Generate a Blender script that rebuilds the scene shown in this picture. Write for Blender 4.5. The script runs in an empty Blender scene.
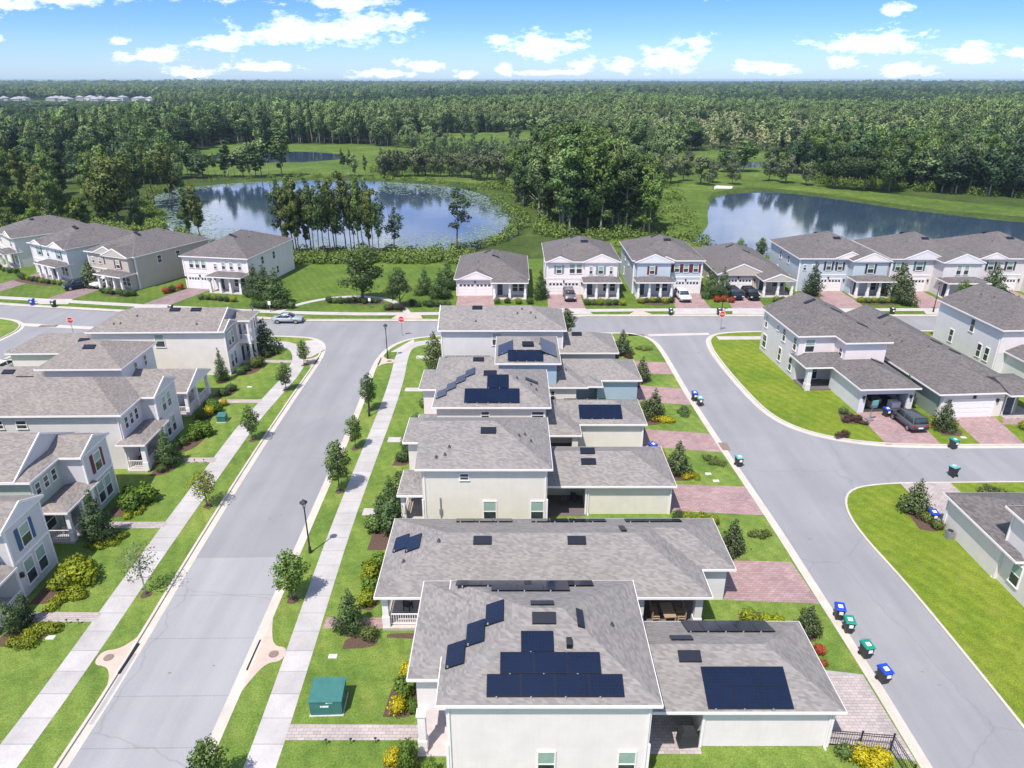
import bpy, bmesh, math, random
import numpy as np
from mathutils import Vector, Matrix
R = math.radians
scene = bpy.context.scene
COL = scene.collection
random.seed(7)

# ------------------------------------------------------------------ materials
def nt(name):
    m = bpy.data.materials.new(name); m.use_nodes = True
    t = m.node_tree; b = t.nodes['Principled BSDF']
    return m, t, b
def N(t, kind, **kw):
    n = t.nodes.new(kind)
    for k, v in kw.items():
        if k.startswith('i_'):
            key = k[2:]
            n.inputs[int(key) if key.isdigit() else key.replace('_', ' ')].default_value = v
        else: setattr(n, k, v)
    return n
def L(t, a, b): t.links.new(a, b)
def ramp(t, fac, stops):
    r = N(t, 'ShaderNodeValToRGB')
    e = r.color_ramp.elements
    while len(e) < len(stops): e.new(.5)
    for k, (p, c) in enumerate(stops):
        e[k].position = p; e[k].color = (*c, 1)
    L(t, fac, r.inputs[0]); return r.outputs[0]
def mixc(t, fac, a, b, mode='MIX'):
    m = N(t, 'ShaderNodeMix', data_type='RGBA', blend_type=mode)
    for s, v in ((m.inputs[0], fac), (m.inputs[6], a), (m.inputs[7], b)):
        if hasattr(v, 'links'): L(t, v, s)
        elif isinstance(v, (int, float)): s.default_value = v
        else: s.default_value = (*v, 1)
    return m.outputs[2]
def geo(t): return N(t, 'ShaderNodeNewGeometry').outputs['Position']
def noise(t, vec, scale, detail=4, rough=.6):
    n = N(t, 'ShaderNodeTexNoise'); n.inputs['Scale'].default_value = scale
    n.inputs['Detail'].default_value = detail; n.inputs['Roughness'].default_value = rough
    L(t, vec, n.inputs['Vector']); return n.outputs[0]
def math_(t, op, a, b=None):
    m = N(t, 'ShaderNodeMath', operation=op)
    for s, v in ((m.inputs[0], a), (m.inputs[1], b)):
        if v is None: continue
        if hasattr(v, 'links'): L(t, v, s)
        else: s.default_value = v
    return m.outputs[0]
def bump(t, b, h, strength=.3, dist=.02):
    n = N(t, 'ShaderNodeBump'); n.inputs['Strength'].default_value = strength; n.inputs['Distance'].default_value = dist
    L(t, h, n.inputs['Height']); L(t, n.outputs[0], b.inputs['Normal'])
MATS = {}
def plain(name, c, rough=.6, metal=0, spec=.5, var=.12, vs=3.0):
    m, t, b = nt(name)
    p = geo(t)
    f = noise(t, p, vs, 5)
    lo = tuple(x*(1-var) for x in c); hi = tuple(min(1, x*(1+var)) for x in c)
    L(t, ramp(t, f, [(.3, lo), (.7, hi)]), b.inputs['Base Color'])
    b.inputs['Roughness'].default_value = rough; b.inputs['Metallic'].default_value = metal
    b.inputs['Specular IOR Level'].default_value = spec
    MATS[name] = m; return m
def siding(name, c, lap=.18):
    c = tuple(x*k for x, k in zip(c, (.92, .876, .858)))
    m, t, b = nt(name); p = geo(t)
    sx = N(t, 'ShaderNodeSeparateXYZ'); L(t, p, sx.inputs[0])
    fr = math_(t, 'FRACT', math_(t, 'DIVIDE', sx.outputs[2], lap))
    f = noise(t, p, .9, 5)
    col = ramp(t, f, [(.3, tuple(x*.93 for x in c)), (.75, tuple(min(1, x*1.03) for x in c))])
    st = N(t, 'ShaderNodeMapping'); st.inputs['Scale'].default_value = (6, 6, .25); L(t, p, st.inputs[0])
    g = noise(t, st.outputs[0], 1.0, 3)
    col = mixc(t, math_(t, 'MULTIPLY', ramp(t, g, [(.5, (0, 0, 0)), (.8, (1, 1, 1))]), .12), col, tuple(x*.6 for x in c))
    L(t, col, b.inputs['Base Color'])
    b.inputs['Roughness'].default_value = .65; b.inputs['Specular IOR Level'].default_value = .3
    bump(t, b, fr, .35, .03)
    MATS[name] = m; return m
def shingle(name, a, c):
    a = tuple(x*k for x, k in zip(a, (.89, .87, .845))); c = tuple(x*k for x, k in zip(c, (.89, .87, .845)))
    m, t, b = nt(name); p = geo(t)
    sx = N(t, 'ShaderNodeSeparateXYZ'); L(t, p, sx.inputs[0])
    row = math_(t, 'DIVIDE', sx.outputs[2], .052)
    hx = math_(t, 'DIVIDE', math_(t, 'ADD', sx.outputs[0], math_(t, 'MULTIPLY', sx.outputs[1], 1.03)), .26)
    cv = N(t, 'ShaderNodeCombineXYZ')
    L(t, math_(t, 'FLOOR', hx), cv.inputs[0]); L(t, math_(t, 'FLOOR', row), cv.inputs[1])
    wn = N(t, 'ShaderNodeTexWhiteNoise'); L(t, cv.outputs[0], wn.inputs[0])
    big = noise(t, p, .35, 4)
    mid = noise(t, p, 5, 3)
    col = mixc(t, wn.outputs[0], a, c)
    col = mixc(t, math_(t, 'MULTIPLY', mid, .25), col, tuple((x+y)*.5 for x, y in zip(a, c)))
    col = mixc(t, 1.0, col, ramp(t, big, [(.3, (.92, .92, .93)), (.7, (1.06, 1.05, 1.05))]), 'MULTIPLY')
    L(t, col, b.inputs['Base Color'])
    b.inputs['Roughness'].default_value = .9; b.inputs['Specular IOR Level'].default_value = .2
    bump(t, b, math_(t, 'ADD', math_(t, 'FRACT', row), math_(t, 'MULTIPLY', wn.outputs[0], .5)), .5, .02)
    MATS[name] = m; return m
def grass(name, a, bb, c):
    a, bb, c = (tuple(x*.85 for x in q) for q in (a, bb, c))
    m, t, b = nt(name); p = geo(t)
    n1 = noise(t, p, .16, 4); n2 = noise(t, p, 1.3, 5, .7); n3 = noise(t, p, 9, 4, .75)
    col = ramp(t, n1, [(.32, a), (.5, bb), (.68, c)])
    col = mixc(t, 1.0, col, ramp(t, n2, [(.28, (.72, .76, .7)), (.7, (1.22, 1.17, 1.2))]), 'MULTIPLY')
    col = mixc(t, 1.0, col, ramp(t, n3, [(.3, (.5, .55, .5)), (.72, (1.4, 1.35, 1.3))]), 'MULTIPLY')
    sx = N(t, 'ShaderNodeSeparateXYZ'); L(t, p, sx.inputs[0])
    st = math_(t, 'SINE', math_(t, 'ADD', math_(t, 'MULTIPLY', sx.outputs[0], 4.6), math_(t, 'ADD', math_(t, 'MULTIPLY', sx.outputs[1], 2.2), math_(t, 'MULTIPLY', n2, 5))))
    col = mixc(t, 1.0, col, ramp(t, math_(t, 'ADD', math_(t, 'MULTIPLY', st, .5), .5), [(0, (.93, .94, .93)), (1, (1.07, 1.06, 1.07))]), 'MULTIPLY')
    dry = ramp(t, noise(t, p, .42, 7, .72), [(.55, (0, 0, 0)), (.72, (1, 1, 1))])
    col = mixc(t, math_(t, 'MULTIPLY', dry, .45), col, (.25, .24, .06))
    weed = ramp(t, noise(t, p, .95, 6, .75), [(.6, (0, 0, 0)), (.7, (1, 1, 1))])
    col = mixc(t, math_(t, 'MULTIPLY', weed, .4), col, (.05, .1, .02))
    L(t, col, b.inputs['Base Color'])
    b.inputs['Roughness'].default_value = .85; b.inputs['Specular IOR Level'].default_value = .15
    bump(t, b, n3, .8, .08)
    MATS[name] = m; return m
def asphalt(name, a, c):
    a, c = (tuple(x*k for x, k in zip(q, (.92, .915, .885))) for q in (a, c))
    m, t, b = nt(name); p = geo(t)
    n1 = noise(t, p, .12, 5, .65); n2 = noise(t, p, 14, 3, .8)
    mp = N(t, 'ShaderNodeMapping'); mp.inputs['Scale'].default_value = (.55, .045, 1); L(t, p, mp.inputs[0])
    n3 = noise(t, mp.outputs[0], 1.0, 4)
    col = ramp(t, n1, [(.3, a), (.7, c)])
    col = mixc(t, 1.0, col, ramp(t, n3, [(.3, (.9, .9, .91)), (.7, (1.07, 1.07, 1.07))]), 'MULTIPLY')
    col = mixc(t, 1.0, col, ramp(t, n2, [(.25, (.86, .86, .86)), (.75, (1.12, 1.12, 1.12))]), 'MULTIPLY')
    v = N(t, 'ShaderNodeTexVoronoi', feature='DISTANCE_TO_EDGE'); v.inputs['Scale'].default_value = .06
    wp = N(t, 'ShaderNodeVectorMath', operation='ADD')
    nv = N(t, 'ShaderNodeTexNoise'); nv.inputs['Scale'].default_value = .5; L(t, p, nv.inputs['Vector'])
    sc = N(t, 'ShaderNodeVectorMath', operation='SCALE'); sc.inputs[3].default_value = 1.2; L(t, nv.outputs[1], sc.inputs[0])
    L(t, p, wp.inputs[0]); L(t, sc.outputs[0], wp.inputs[1]); L(t, wp.outputs[0], v.inputs['Vector'])
    crack = ramp(t, v.outputs['Distance'], [(.0, (1, 1, 1)), (.004, (0, 0, 0))])
    col = mixc(t, math_(t, 'MULTIPLY', crack, .28), col, (.12, .12, .12))
    L(t, col, b.inputs['Base Color'])
    b.inputs['Roughness'].default_value = .9; b.inputs['Specular IOR Level'].default_value = .25
    bump(t, b, n2, .3, .01)
    MATS[name] = m; return m
def concrete(name, c, joint=0, jv=(1, 1)):
    c = tuple(x*.88 for x in c)
    m, t, b = nt(name); p = geo(t)
    n1 = noise(t, p, .6, 6, .65); n2 = noise(t, p, 8, 4, .7)
    col = ramp(t, n1, [(.25, tuple(x*.8 for x in c)), (.6, c), (.8, tuple(min(1, x*1.08) for x in c))])
    col = mixc(t, 1.0, col, ramp(t, n2, [(.3, (.9, .9, .89)), (.7, (1.05, 1.05, 1.05))]), 'MULTIPLY')
    if joint:
        sx = N(t, 'ShaderNodeSeparateXYZ'); L(t, p, sx.inputs[0])
        fr = math_(t, 'FRACT', math_(t, 'DIVIDE', sx.outputs[1], joint))
        j = math_(t, 'LESS_THAN', fr, .035)
        col = mixc(t, math_(t, 'MULTIPLY', j, .6), col, tuple(x*.45 for x in c))
        cell = N(t, 'ShaderNodeTexWhiteNoise', noise_dimensions='1D')
        L(t, math_(t, 'FLOOR', math_(t, 'DIVIDE', sx.outputs[1], joint)), cell.inputs['W'])
        col = mixc(t, 1.0, col, ramp(t, cell.outputs[0], [(0, (.9, .9, .9)), (1, (1.05, 1.05, 1.05))]), 'MULTIPLY')
    L(t, col, b.inputs['Base Color']); b.inputs['Roughness'].default_value = .85
    b.inputs['Specular IOR Level'].default_value = .25
    MATS[name] = m; return m
def paver(name, a, c):
    a, c = (tuple(x*.78 for x in q) for q in (a, c))
    m, t, b = nt(name); p = geo(t)
    br = N(t, 'ShaderNodeTexBrick'); br.inputs['Scale'].default_value = 1.0
    br.inputs['Brick Width'].default_value = .42; br.inputs['Row Height'].default_value = .22
    br.inputs['Mortar Size'].default_value = .012; br.inputs['Bias'].default_value = 0
    br.inputs['Color1'].default_value = (*a, 1); br.inputs['Color2'].default_value = (*c, 1)
    br.inputs['Mortar'].default_value = (*(x*.6 for x in a), 1)
    L(t, p, br.inputs['Vector'])
    col = mixc(t, 1.0, br.outputs[0], ramp(t, noise(t, p, .45, 5), [(.3, (.82, .82, .84)), (.7, (1.12, 1.1, 1.1))]), 'MULTIPLY')
    L(t, col, b.inputs['Base Color']); b.inputs['Roughness'].default_value = .85
    b.inputs['Specular IOR Level'].default_value = .2
    MATS[name] = m; return m
def leafmat(name, a, c, trans=.25, treevar=.35):
    a = tuple(x*.72 for x in a); c = tuple(x*.95 for x in c)
    m, t, b = nt(name); g = N(t, 'ShaderNodeNewGeometry')
    oi = N(t, 'ShaderNodeObjectInfo')
    col = mixc(t, g.outputs['Random Per Island'], a, c)
    lo = (1-treevar,)*3; hi = (1+treevar*1.1, 1+treevar, 1+treevar*.3)
    col = mixc(t, 1.0, col, ramp(t, oi.outputs['Random'], [(0, lo), (1, hi)]), 'MULTIPLY')
    L(t, col, b.inputs['Base Color']); b.inputs['Roughness'].default_value = .55
    b.inputs['Specular IOR Level'].default_value = .25
    tr = N(t, 'ShaderNodeBsdfTranslucent'); L(t, mixc(t, 1.0, col, (1.3, 1.4, .7), 'MULTIPLY'), tr.inputs[0])
    ms = N(t, 'ShaderNodeMixShader'); ms.inputs[0].default_value = trans
    L(t, b.outputs[0], ms.inputs[1]); L(t, tr.outputs[0], ms.inputs[2])
    L(t, ms.outputs[0], t.nodes['Material Output'].inputs[0])
    MATS[name] = m; return m

plain('trim', (.74, .71, .7), .5, var=.04)
siding('white', (.82, .785, .785)); siding('cream', (.73, .73, .65)); siding('paleblue', (.5, .6, .66)); siding('blue', (.37, .5, .62))
siding('greygreen', (.47, .58, .49)); siding('tealblue', (.36, .47, .54)); siding('beige', (.5, .47, .42)); siding('palegrey', (.62, .64, .66))
siding('offwhite', (.77, .76, .73)); siding('lightgrey', (.68, .69, .7)); siding('darkgreen', (.25, .33, .29)); siding('icewhite', (.72, .75, .79)); siding('midgrey', (.42, .43, .44))
shingle('shingle', (.185, .18, .176), (.285, .278, .27)); shingle('shingle_brown', (.18, .168, .158), (.285, .266, .252)); shingle('shingle_dark', (.1, .095, .096), (.18, .171, .171))
plain('vent', (.008, .011, .02), .35); plain('pipe', (.05, .05, .05), .6); plain('black_metal', (.018, .018, .02), .45)
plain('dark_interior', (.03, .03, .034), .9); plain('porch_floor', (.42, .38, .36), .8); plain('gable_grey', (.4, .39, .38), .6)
plain('door_white', (.72, .71, .7), .45, var=.03); plain('door_dark', (.03, .05, .08), .4); plain('shutter_teal', (.05, .14, .17), .5); plain('shutter_red', (.13, .02, .025), .5)
plain('shutter_black', (.035, .04, .04), .5); plain('shutter_blue', (.03, .09, .2), .5); plain('shutter_green', (.16, .27, .25), .5)
plain('blind', (.25, .35, .3), .2, var=.1)  # pale grey-green tone of the upper window panes
plain('wood', (.35, .22, .12), .7); plain('bark', (.13, .1, .075), .9, var=.3, vs=6); plain('bark_pale', (.33, .29, .24), .9, var=.25, vs=5)
plain('mulch', (.085, .05, .035), .95, var=.45, vs=8)
grass('lawn', (.11, .192, .036), (.16, .252, .048), (.22, .29, .064)); grass('lawn_yellow', (.13, .215, .022), (.175, .25, .024), (.215, .275, .034)); grass('lawn_shade', (.08, .145, .026), (.11, .185, .03), (.15, .22, .04))  # the last one is a darker green turf for far row and park
asphalt('asphalt', (.235, .24, .262), (.275, .28, .3)); asphalt('asphalt_pale', (.29, .295, .315), (.33, .335, .355)); asphalt('asphalt_dark', (.15, .155, .17), (.19, .195, .21))
concrete('concrete', (.5, .48, .46)); concrete('walk', (.49, .475, .465), 1.8); concrete('kerb', (.56, .52, .46)); concrete('apron', (.55, .46, .39)); concrete('gutter_stain', (.38, .37, .37))
paver('paver', (.37, .245, .238), (.45, .335, .325)); paver('paver_pale', (.42, .37, .35), (.52, .47, .45)); paver('paver_dull', (.26, .19, .19), (.36, .28, .28))
leafmat('leaf_tree', (.065, .125, .034), (.18, .265, .085)); leafmat('leaf_dark', (.045, .095, .035), (.125, .195, .075)); leafmat('leaf_olive', (.085, .125, .03), (.2, .245, .075))
leafmat('leaf_grey', (.08, .115, .06), (.2, .245, .135), .2, .3); leafmat('leaf_street', (.07, .14, .028), (.19, .29, .075), .25, .25); leafmat('leaf_bright', (.07, .15, .014), (.17, .27, .04), .25, .2); leafmat('leaf_yellow', (.4, .36, .01), (.62, .54, .02), .2, .1)
leafmat('leaf_lime', (.16, .23, .012), (.34, .38, .03), .25, .2); leafmat('leaf_red', (.32, .045, .02), (.55, .12, .05), .15, .2); leafmat('leaf_plum', (.05, .03, .025), (.12, .07, .055), .15, .2)
leafmat('leaf_forest', (.05, .112, .036), (.145, .235, .085), .2, .38); leafmat('leaf_light', (.115, .19, .075), (.26, .36, .165), .2, .35); leafmat('leaf_deep', (.028, .07, .034), (.078, .14, .068), .2, .4); leafmat('leaf_reed', (.3, .35, .17), (.52, .56, .34), .2, .25); leafmat('leaf_scrub', (.065, .12, .024), (.17, .25, .055), .2, .35)
leafmat('leaf_magnolia', (.042, .09, .03), (.16, .19, .09), .12, .25)
leafmat('lily', (.16, .24, .16), (.27, .36, .26), .05, .1)
def glassmat():
    m, t, b = nt('glass')
    p = geo(t)
    L(t, ramp(t, noise(t, p, 1.2, 2), [(.3, (.012, .022, .024)), (.7, (.05, .07, .07))]), b.inputs['Base Color'])
    b.inputs['Roughness'].default_value = .06; b.inputs['Specular IOR Level'].default_value = .6
    MATS['glass'] = m
glassmat()
def solarmat():
    m, t, b = nt('solar'); p = geo(t)
    sx = N(t, 'ShaderNodeSeparateXYZ'); L(t, p, sx.inputs[0])
    g1 = math_(t, 'LESS_THAN', math_(t, 'FRACT', math_(t, 'DIVIDE', sx.outputs[0], .175)), .07)
    g2 = math_(t, 'LESS_THAN', math_(t, 'FRACT', math_(t, 'DIVIDE', sx.outputs[1], .17)), .07)
    col = mixc(t, noise(t, p, .7, 2), (.003, .007, .02), (.006, .013, .038))
    col = mixc(t, math_(t, 'MULTIPLY', math_(t, 'MAXIMUM', g1, g2), .3), col, (.03, .035, .06))
    L(t, col, b.inputs['Base Color']); b.inputs['Roughness'].default_value = .12
    b.inputs['Specular IOR Level'].default_value = .5
    MATS['solar'] = m
solarmat()
plain('solar_frame', (.012, .013, .016), .4, .3); plain('clip', (.7, .7, .7), .3, .8)
plain('bin_body', (.022, .026, .03), .5); plain('bin_blue', (.012, .05, .42), .4); plain('bin_green', (.01, .22, .15), .4); plain('bin_teal', (.12, .32, .33), .4)
plain('sticker', (.75, .77, .78), .5); plain('cabinet_green', (.035, .14, .125), .45); plain('sign_red', (.55, .02, .03), .4); plain('sign_white', (.8, .8, .8), .5)
plain('post_grey', (.3, .31, .32), .5, .5); plain('tyre', (.015, .015, .016), .8); plain('rim', (.4, .41, .42), .3, .8); plain('car_dark', (.02, .023, .03), .25, .3)
plain('car_white', (.6, .61, .62), .25); plain('car_silver', (.5, .53, .57), .25, .5); plain('car_grey', (.12, .125, .14), .25, .5); plain('car_plum', (.18, .15, .17), .25, .4); plain('car_navy', (.015, .022, .045), .2, .3); plain('car_black', (.012, .012, .014), .2, .3)
plain('lamp_red', (.4, .01, .01), .3); plain('lamp_clear', (.6, .62, .62), .2); plain('iron', (.2, .15, .12), .7, var=.3, vs=12); plain('slot', (.012, .013, .015), .9)
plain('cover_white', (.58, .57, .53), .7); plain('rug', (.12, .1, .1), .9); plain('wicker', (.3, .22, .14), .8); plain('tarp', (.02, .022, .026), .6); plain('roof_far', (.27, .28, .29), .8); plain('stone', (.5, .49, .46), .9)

# ------------------------------------------------------------------ mesh helpers
class MB:
    def __init__(s): s.v = []; s.f = []
    def add(s, vs, fs):
        o = len(s.v); s.v += [tuple(p) for p in vs]; s.f += [tuple(i+o for i in f) for f in fs]
    def box(s, x0, y0, z0, x1, y1, z1):
        s.add([(x0,y0,z0),(x1,y0,z0),(x1,y1,z0),(x0,y1,z0),(x0,y0,z1),(x1,y0,z1),(x1,y1,z1),(x0,y1,z1)],
              [(0,3,2,1),(4,5,6,7),(0,1,5,4),(1,2,6,5),(2,3,7,6),(3,0,4,7)])
    def cyl(s, x, y, z0, z1, r0, r1, n=10):
        vs = []
        for z, r in ((z0, r0), (z1, r1)):
            vs += [(x+r*math.cos(2*math.pi*k/n), y+r*math.sin(2*math.pi*k/n), z) for k in range(n)]
        s.add(vs, [(k, (k+1) % n, n+(k+1) % n, n+k) for k in range(n)] + [tuple(range(n-1, -1, -1)), tuple(range(n, 2*n))])
    def tube(s, pts, rads, n=6):
        rings = []
        for i, p in enumerate(pts):
            p = Vector(p); d = Vector(pts[min(i+1, len(pts)-1)]) - Vector(pts[max(i-1, 0)])
            d.normalize(); a = d.orthogonal().normalized(); b = d.cross(a)
            rings.append([tuple(p + (a*math.cos(2*math.pi*k/n) + b*math.sin(2*math.pi*k/n))*rads[i]) for k in range(n)])
        fs = []
        for i in range(len(pts)-1):
            fs += [(i*n+k, i*n+(k+1) % n, (i+1)*n+(k+1) % n, (i+1)*n+k) for k in range(n)]
        s.add([p for r in rings for p in r], fs + [tuple(range(n-1, -1, -1)), tuple(range((len(pts)-1)*n, len(pts)*n))])
    def prism(s, poly, z0, z1):
        n = len(poly)
        s.add([(x, y, z0) for x, y in poly] + [(x, y, z1) for x, y in poly],
              [tuple(range(n-1, -1, -1)), tuple(range(n, 2*n))] + [(k, (k+1) % n, n+(k+1) % n, n+k) for k in range(n)])
    def mesh(s, name, mat):
        me = bpy.data.meshes.new(name); me.from_pydata(s.v, [], s.f); me.validate()
        if mat: me.materials.append(MATS[mat] if isinstance(mat, str) else mat)
        return me
    def build(s, name, mat, parent=None):
        if not s.v: return None
        o = bpy.data.objects.new(name, s.mesh(name, mat)); COL.objects.link(o)
        if parent: o.parent = parent
        return o
def tag(o, label=None, cat=None, group=None, kind=None):
    if label: o['label'] = label
    if cat: o['category'] = cat
    if group: o['group'] = group
    if kind: o['kind'] = kind
    return o
def empty(name, x, y, z=0, yaw=0, label=None, cat=None, group=None):
    o = bpy.data.objects.new(name, None); COL.objects.link(o); o.empty_display_size = .3
    o.location = (x, y, z); o.rotation_euler = (0, 0, yaw)
    return tag(o, label, cat, group)
def copy_tree(o, parent=None):
    c = o.copy(); COL.objects.link(c)
    if parent: c.parent = parent
    for ch in list(o.children): copy_tree(ch, c)
    return c
def arc(cx, cy, r, a0, a1, n=8):
    return [(cx + r*math.cos(R(a0+(a1-a0)*k/n)), cy + r*math.sin(R(a0+(a1-a0)*k/n))) for k in range(n+1)]
def smooth(pts, it=2):
    for _ in range(it):
        o = [pts[0]]
        for a, b in zip(pts, pts[1:]):
            o += [(a[0]*.75+b[0]*.25, a[1]*.75+b[1]*.25), (a[0]*.25+b[0]*.75, a[1]*.25+b[1]*.75)]
        pts = o + [pts[-1]]
    return pts
def offset(line, d):
    out = []
    for i, p in enumerate(line):
        a = line[max(i-1, 0)]; b = line[min(i+1, len(line)-1)]
        dx, dy = b[0]-a[0], b[1]-a[1]; l = math.hypot(dx, dy) or 1
        out.append((p[0]-dy/l*d, p[1]+dx/l*d))
    return out
def strip(name, line, d0, d1, z, mat, h=0, kind='structure'):
    a = offset(line, d0); b = offset(line, d1); m = MB(); n = len(line)
    vs = [(x, y, z) for x, y in a] + [(x, y, z) for x, y in b]
    fs = [(i, n+i, n+i+1, i+1) for i in range(n-1)]
    if h:
        vs += [(x, y, z-h) for x, y in a] + [(x, y, z-h) for x, y in b]
        fs += [(i, i+1, 2*n+i+1, 2*n+i) for i in range(n-1)] + [(n+i+1, n+i, 3*n+i, 3*n+i+1) for i in range(n-1)]
    m.add(vs, fs)
    return tag(m.build(name, mat), kind=kind)
def sheet(name, poly, z0, z1, mat, kind='structure'):
    m = MB(); m.prism(poly, z0, z1)
    o = m.build(name, mat)
    bm = bmesh.new(); bm.from_mesh(o.data); bmesh.ops.recalc_face_normals(bm, faces=bm.faces)
    bmesh.ops.triangulate(bm, faces=[f for f in bm.faces if len(f.verts) > 4], ngon_method='EAR_CLIP')
    bm.to_mesh(o.data); bm.free()
    return tag(o, kind=kind)

# ------------------------------------------------------------------ houses
class House:
    count = 0
    def __init__(s, label, x, y, yaw=0, wall='white', roof='shingle', floors='two'):
        s.r = empty('house', x, y, 0, R(yaw), label, 'house')
        s.wall = wall; s.rm = roof; s.ox, s.oy, s.yaw = x, y, R(yaw); s.k = 0; s.roofs = []
    def w(s, x, y):                                   # local to world
        c, q = math.cos(s.yaw), math.sin(s.yaw)
        return s.ox + x*c - y*q, s.oy + x*q + y*c
    def block(s, x0, y0, x1, y1, z0, z1, mat=None, name='wall'):
        s.k += 1; e = .0035*s.k
        m = MB(); m.box(x0+e, y0+e, z0, x1-e, y1-e, z1); return m.build(name, mat or s.wall, s.r)
    def roof(s, x0, y0, x1, y1, ze, p=.4167, ax='x', a='hip', b='hip', name='roof', mat=None, gm=None, ga=True, gb=True):
        """eave rectangle; ax = ridge direction; a / b = type of the low / high end; lean = 'flat' handled by hip"""
        s.k += 1; ze = ze + .007*(s.k % 5); e = .004*s.k; x0 += e; x1 -= e; y0 += e; y1 -= e
        if ax == 'x': T = lambda u, v, z: (u, v, z); u0, u1, v0, v1 = x0, x1, y0, y1
        else: T = lambda u, v, z: (v, u, z); u0, u1, v0, v1 = y0, y1, x0, x1
        h = (v1-v0)/2; zr = ze + h*p; vm = (v0+v1)/2
        ra = u0 + (min(h, (u1-u0)/2) if a == 'hip' else 0); rb = u1 - (min(h, (u1-u0)/2) if b == 'hip' else 0)
        if rb - ra < .02: zr = ze + min(h, (u1-u0)/2)*p
        V = [T(u0, v0, ze), T(u1, v0, ze), T(u1, v1, ze), T(u0, v1, ze), T(ra, vm, zr), T(rb, vm, zr)]
        F = [(0, 1, 5, 4), (2, 3, 4, 5), (1, 2, 5), (3, 0, 4)]
        m = MB(); m.add(V, F); ro = m.build(name, mat or s.rm, s.r)
        bm = bmesh.new(); bm.from_mesh(ro.data)
        bmesh.ops.remove_doubles(bm, verts=bm.verts, dist=.0005)
        bmesh.ops.recalc_face_normals(bm, faces=bm.faces)
        if sum(f.normal.z for f in bm.faces) < 0: bmesh.ops.reverse_faces(bm, faces=bm.faces)
        bm.to_mesh(ro.data); bm.free()
        f = MB()
        bx = sorted((T(u0, v0, 0)[:2], T(u1, v1, 0)[:2]))
        f.box(x0+.004, y0+.004, ze-.2, x1-.004, y1-.004, ze-.012)
        o = .045                                       # gutter lip
        for side in ('a', 'b', 'l', 'h'):
            if side == 'l': q = (T(u0-o, v0-o, 0), T(u1+o, v0, 0))
            elif side == 'h': q = (T(u0-o, v1, 0), T(u1+o, v1+o, 0))
            elif side == 'a' and a == 'hip': q = (T(u0-o, v0, 0), T(u0, v1, 0))
            elif side == 'b' and b == 'hip': q = (T(u1, v0, 0), T(u1+o, v1, 0))
            else: continue
            xa, xb = sorted((q[0][0], q[1][0])); ya, yb = sorted((q[0][1], q[1][1]))
            f.box(xa, ya, ze-.19, xb, yb, ze-.02)
        for end, typ, u, sg, g in (('a', a, u0, -1, ga), ('b', b, u1, 1, gb)):   # gable walls with rake boards
            if typ != 'gable' or not g: continue
            gw = MB(); t = .05
            gw.add([T(u-sg*t, v0+.3, ze-.05), T(u-sg*t, v1-.3, ze-.05), T(u-sg*t, vm, zr-.3*p-.05), T(u+sg*.02, v0+.3, ze-.05), T(u+sg*.02, v1-.3, ze-.05), T(u+sg*.02, vm, zr-.3*p-.05)],
                   [(0, 1, 2), (3, 5, 4), (0, 3, 4, 1), (1, 4, 5, 2), (2, 5, 3, 0)])
            gw.build('gable_wall', gm or s.wall, s.r)
            for va, vb in ((v0-.05, vm), (v1+.05, vm)):
                w_ = .2
                za = ze-.05*p
                pts = []
                for uu in (u-sg*.02, u+sg*.07):
                    pts += [T(uu, va, za-w_+.03), T(uu, vb, zr-w_+.03), T(uu, vb, zr+.035), T(uu, va, za+.035)]
                f.add(pts, [(0, 1, 2, 3), (4, 7, 6, 5), (0, 4, 5, 1), (2, 6, 7, 3), (3, 7, 4, 0), (1, 5, 6, 2)])
        f.build('fascia', 'trim', ro)
        s.roofs.append((x0, y0, x1, y1, ze, p, ax, a, b)); s.last = ro
        return ro
    def zr(s, x, y, k=None):
        best = -9
        for (x0, y0, x1, y1, ze, p, ax, a, b) in ([s.roofs[k]] if k is not None else s.roofs):
            d = []
            if ax == 'x':
                d = [y-y0, y1-y] + ([x-x0] if a == 'hip' else []) + ([x1-x] if b == 'hip' else [])
            else:
                d = [x-x0, x1-x] + ([y-y0] if a == 'hip' else []) + ([y1-y] if b == 'hip' else [])
            if min(d) >= -.05 and x0-.1 <= x <= x1+.1 and y0-.1 <= y <= y1+.1: best = max(best, ze + p*min(d))
        return best
    def slab(s, name, x, y, w, d, lo, hi, mat, parent=None, k=None):
        c = [(x-w/2, y-d/2), (x+w/2, y-d/2), (x+w/2, y+d/2), (x-w/2, y+d/2)]
        # follow the plane of the slope under the centre
        e = .05; z0 = s.zr(x, y, k); gx = (s.zr(x+e, y, k)-s.zr(x-e, y, k))/(2*e); gy = (s.zr(x, y+e, k)-s.zr(x, y-e, k))/(2*e)
        zz = [z0 + gx*(a-x) + gy*(b-y) for a, b in c]
        m = MB()
        m.add([(a, b, z+lo) for (a, b), z in zip(c, zz)] + [(a, b, z+hi) for (a, b), z in zip(c, zz)],
              [(3,2,1,0),(4,5,6,7),(0,1,5,4),(1,2,6,5),(2,3,7,6),(3,0,4,7)])
        return m.build(name, mat, parent or s.r), m
    def vents(s, *pts, k=None):
        for x, y in pts: s.slab('roof_vent', x, y, 1.3, .6, .02, .12, 'vent', s.last, k)
    def pipes(s, *pts, k=None):
        for x, y in pts:
            z = s.zr(x, y, k); m = MB(); m.cyl(x, y, z-.1, z+.2, .07, .07, 8); m.cyl(x, y, z-.02, z+.1, .16, .08, 8)
            m.build('vent_pipe', 'pipe', s.last)
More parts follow.
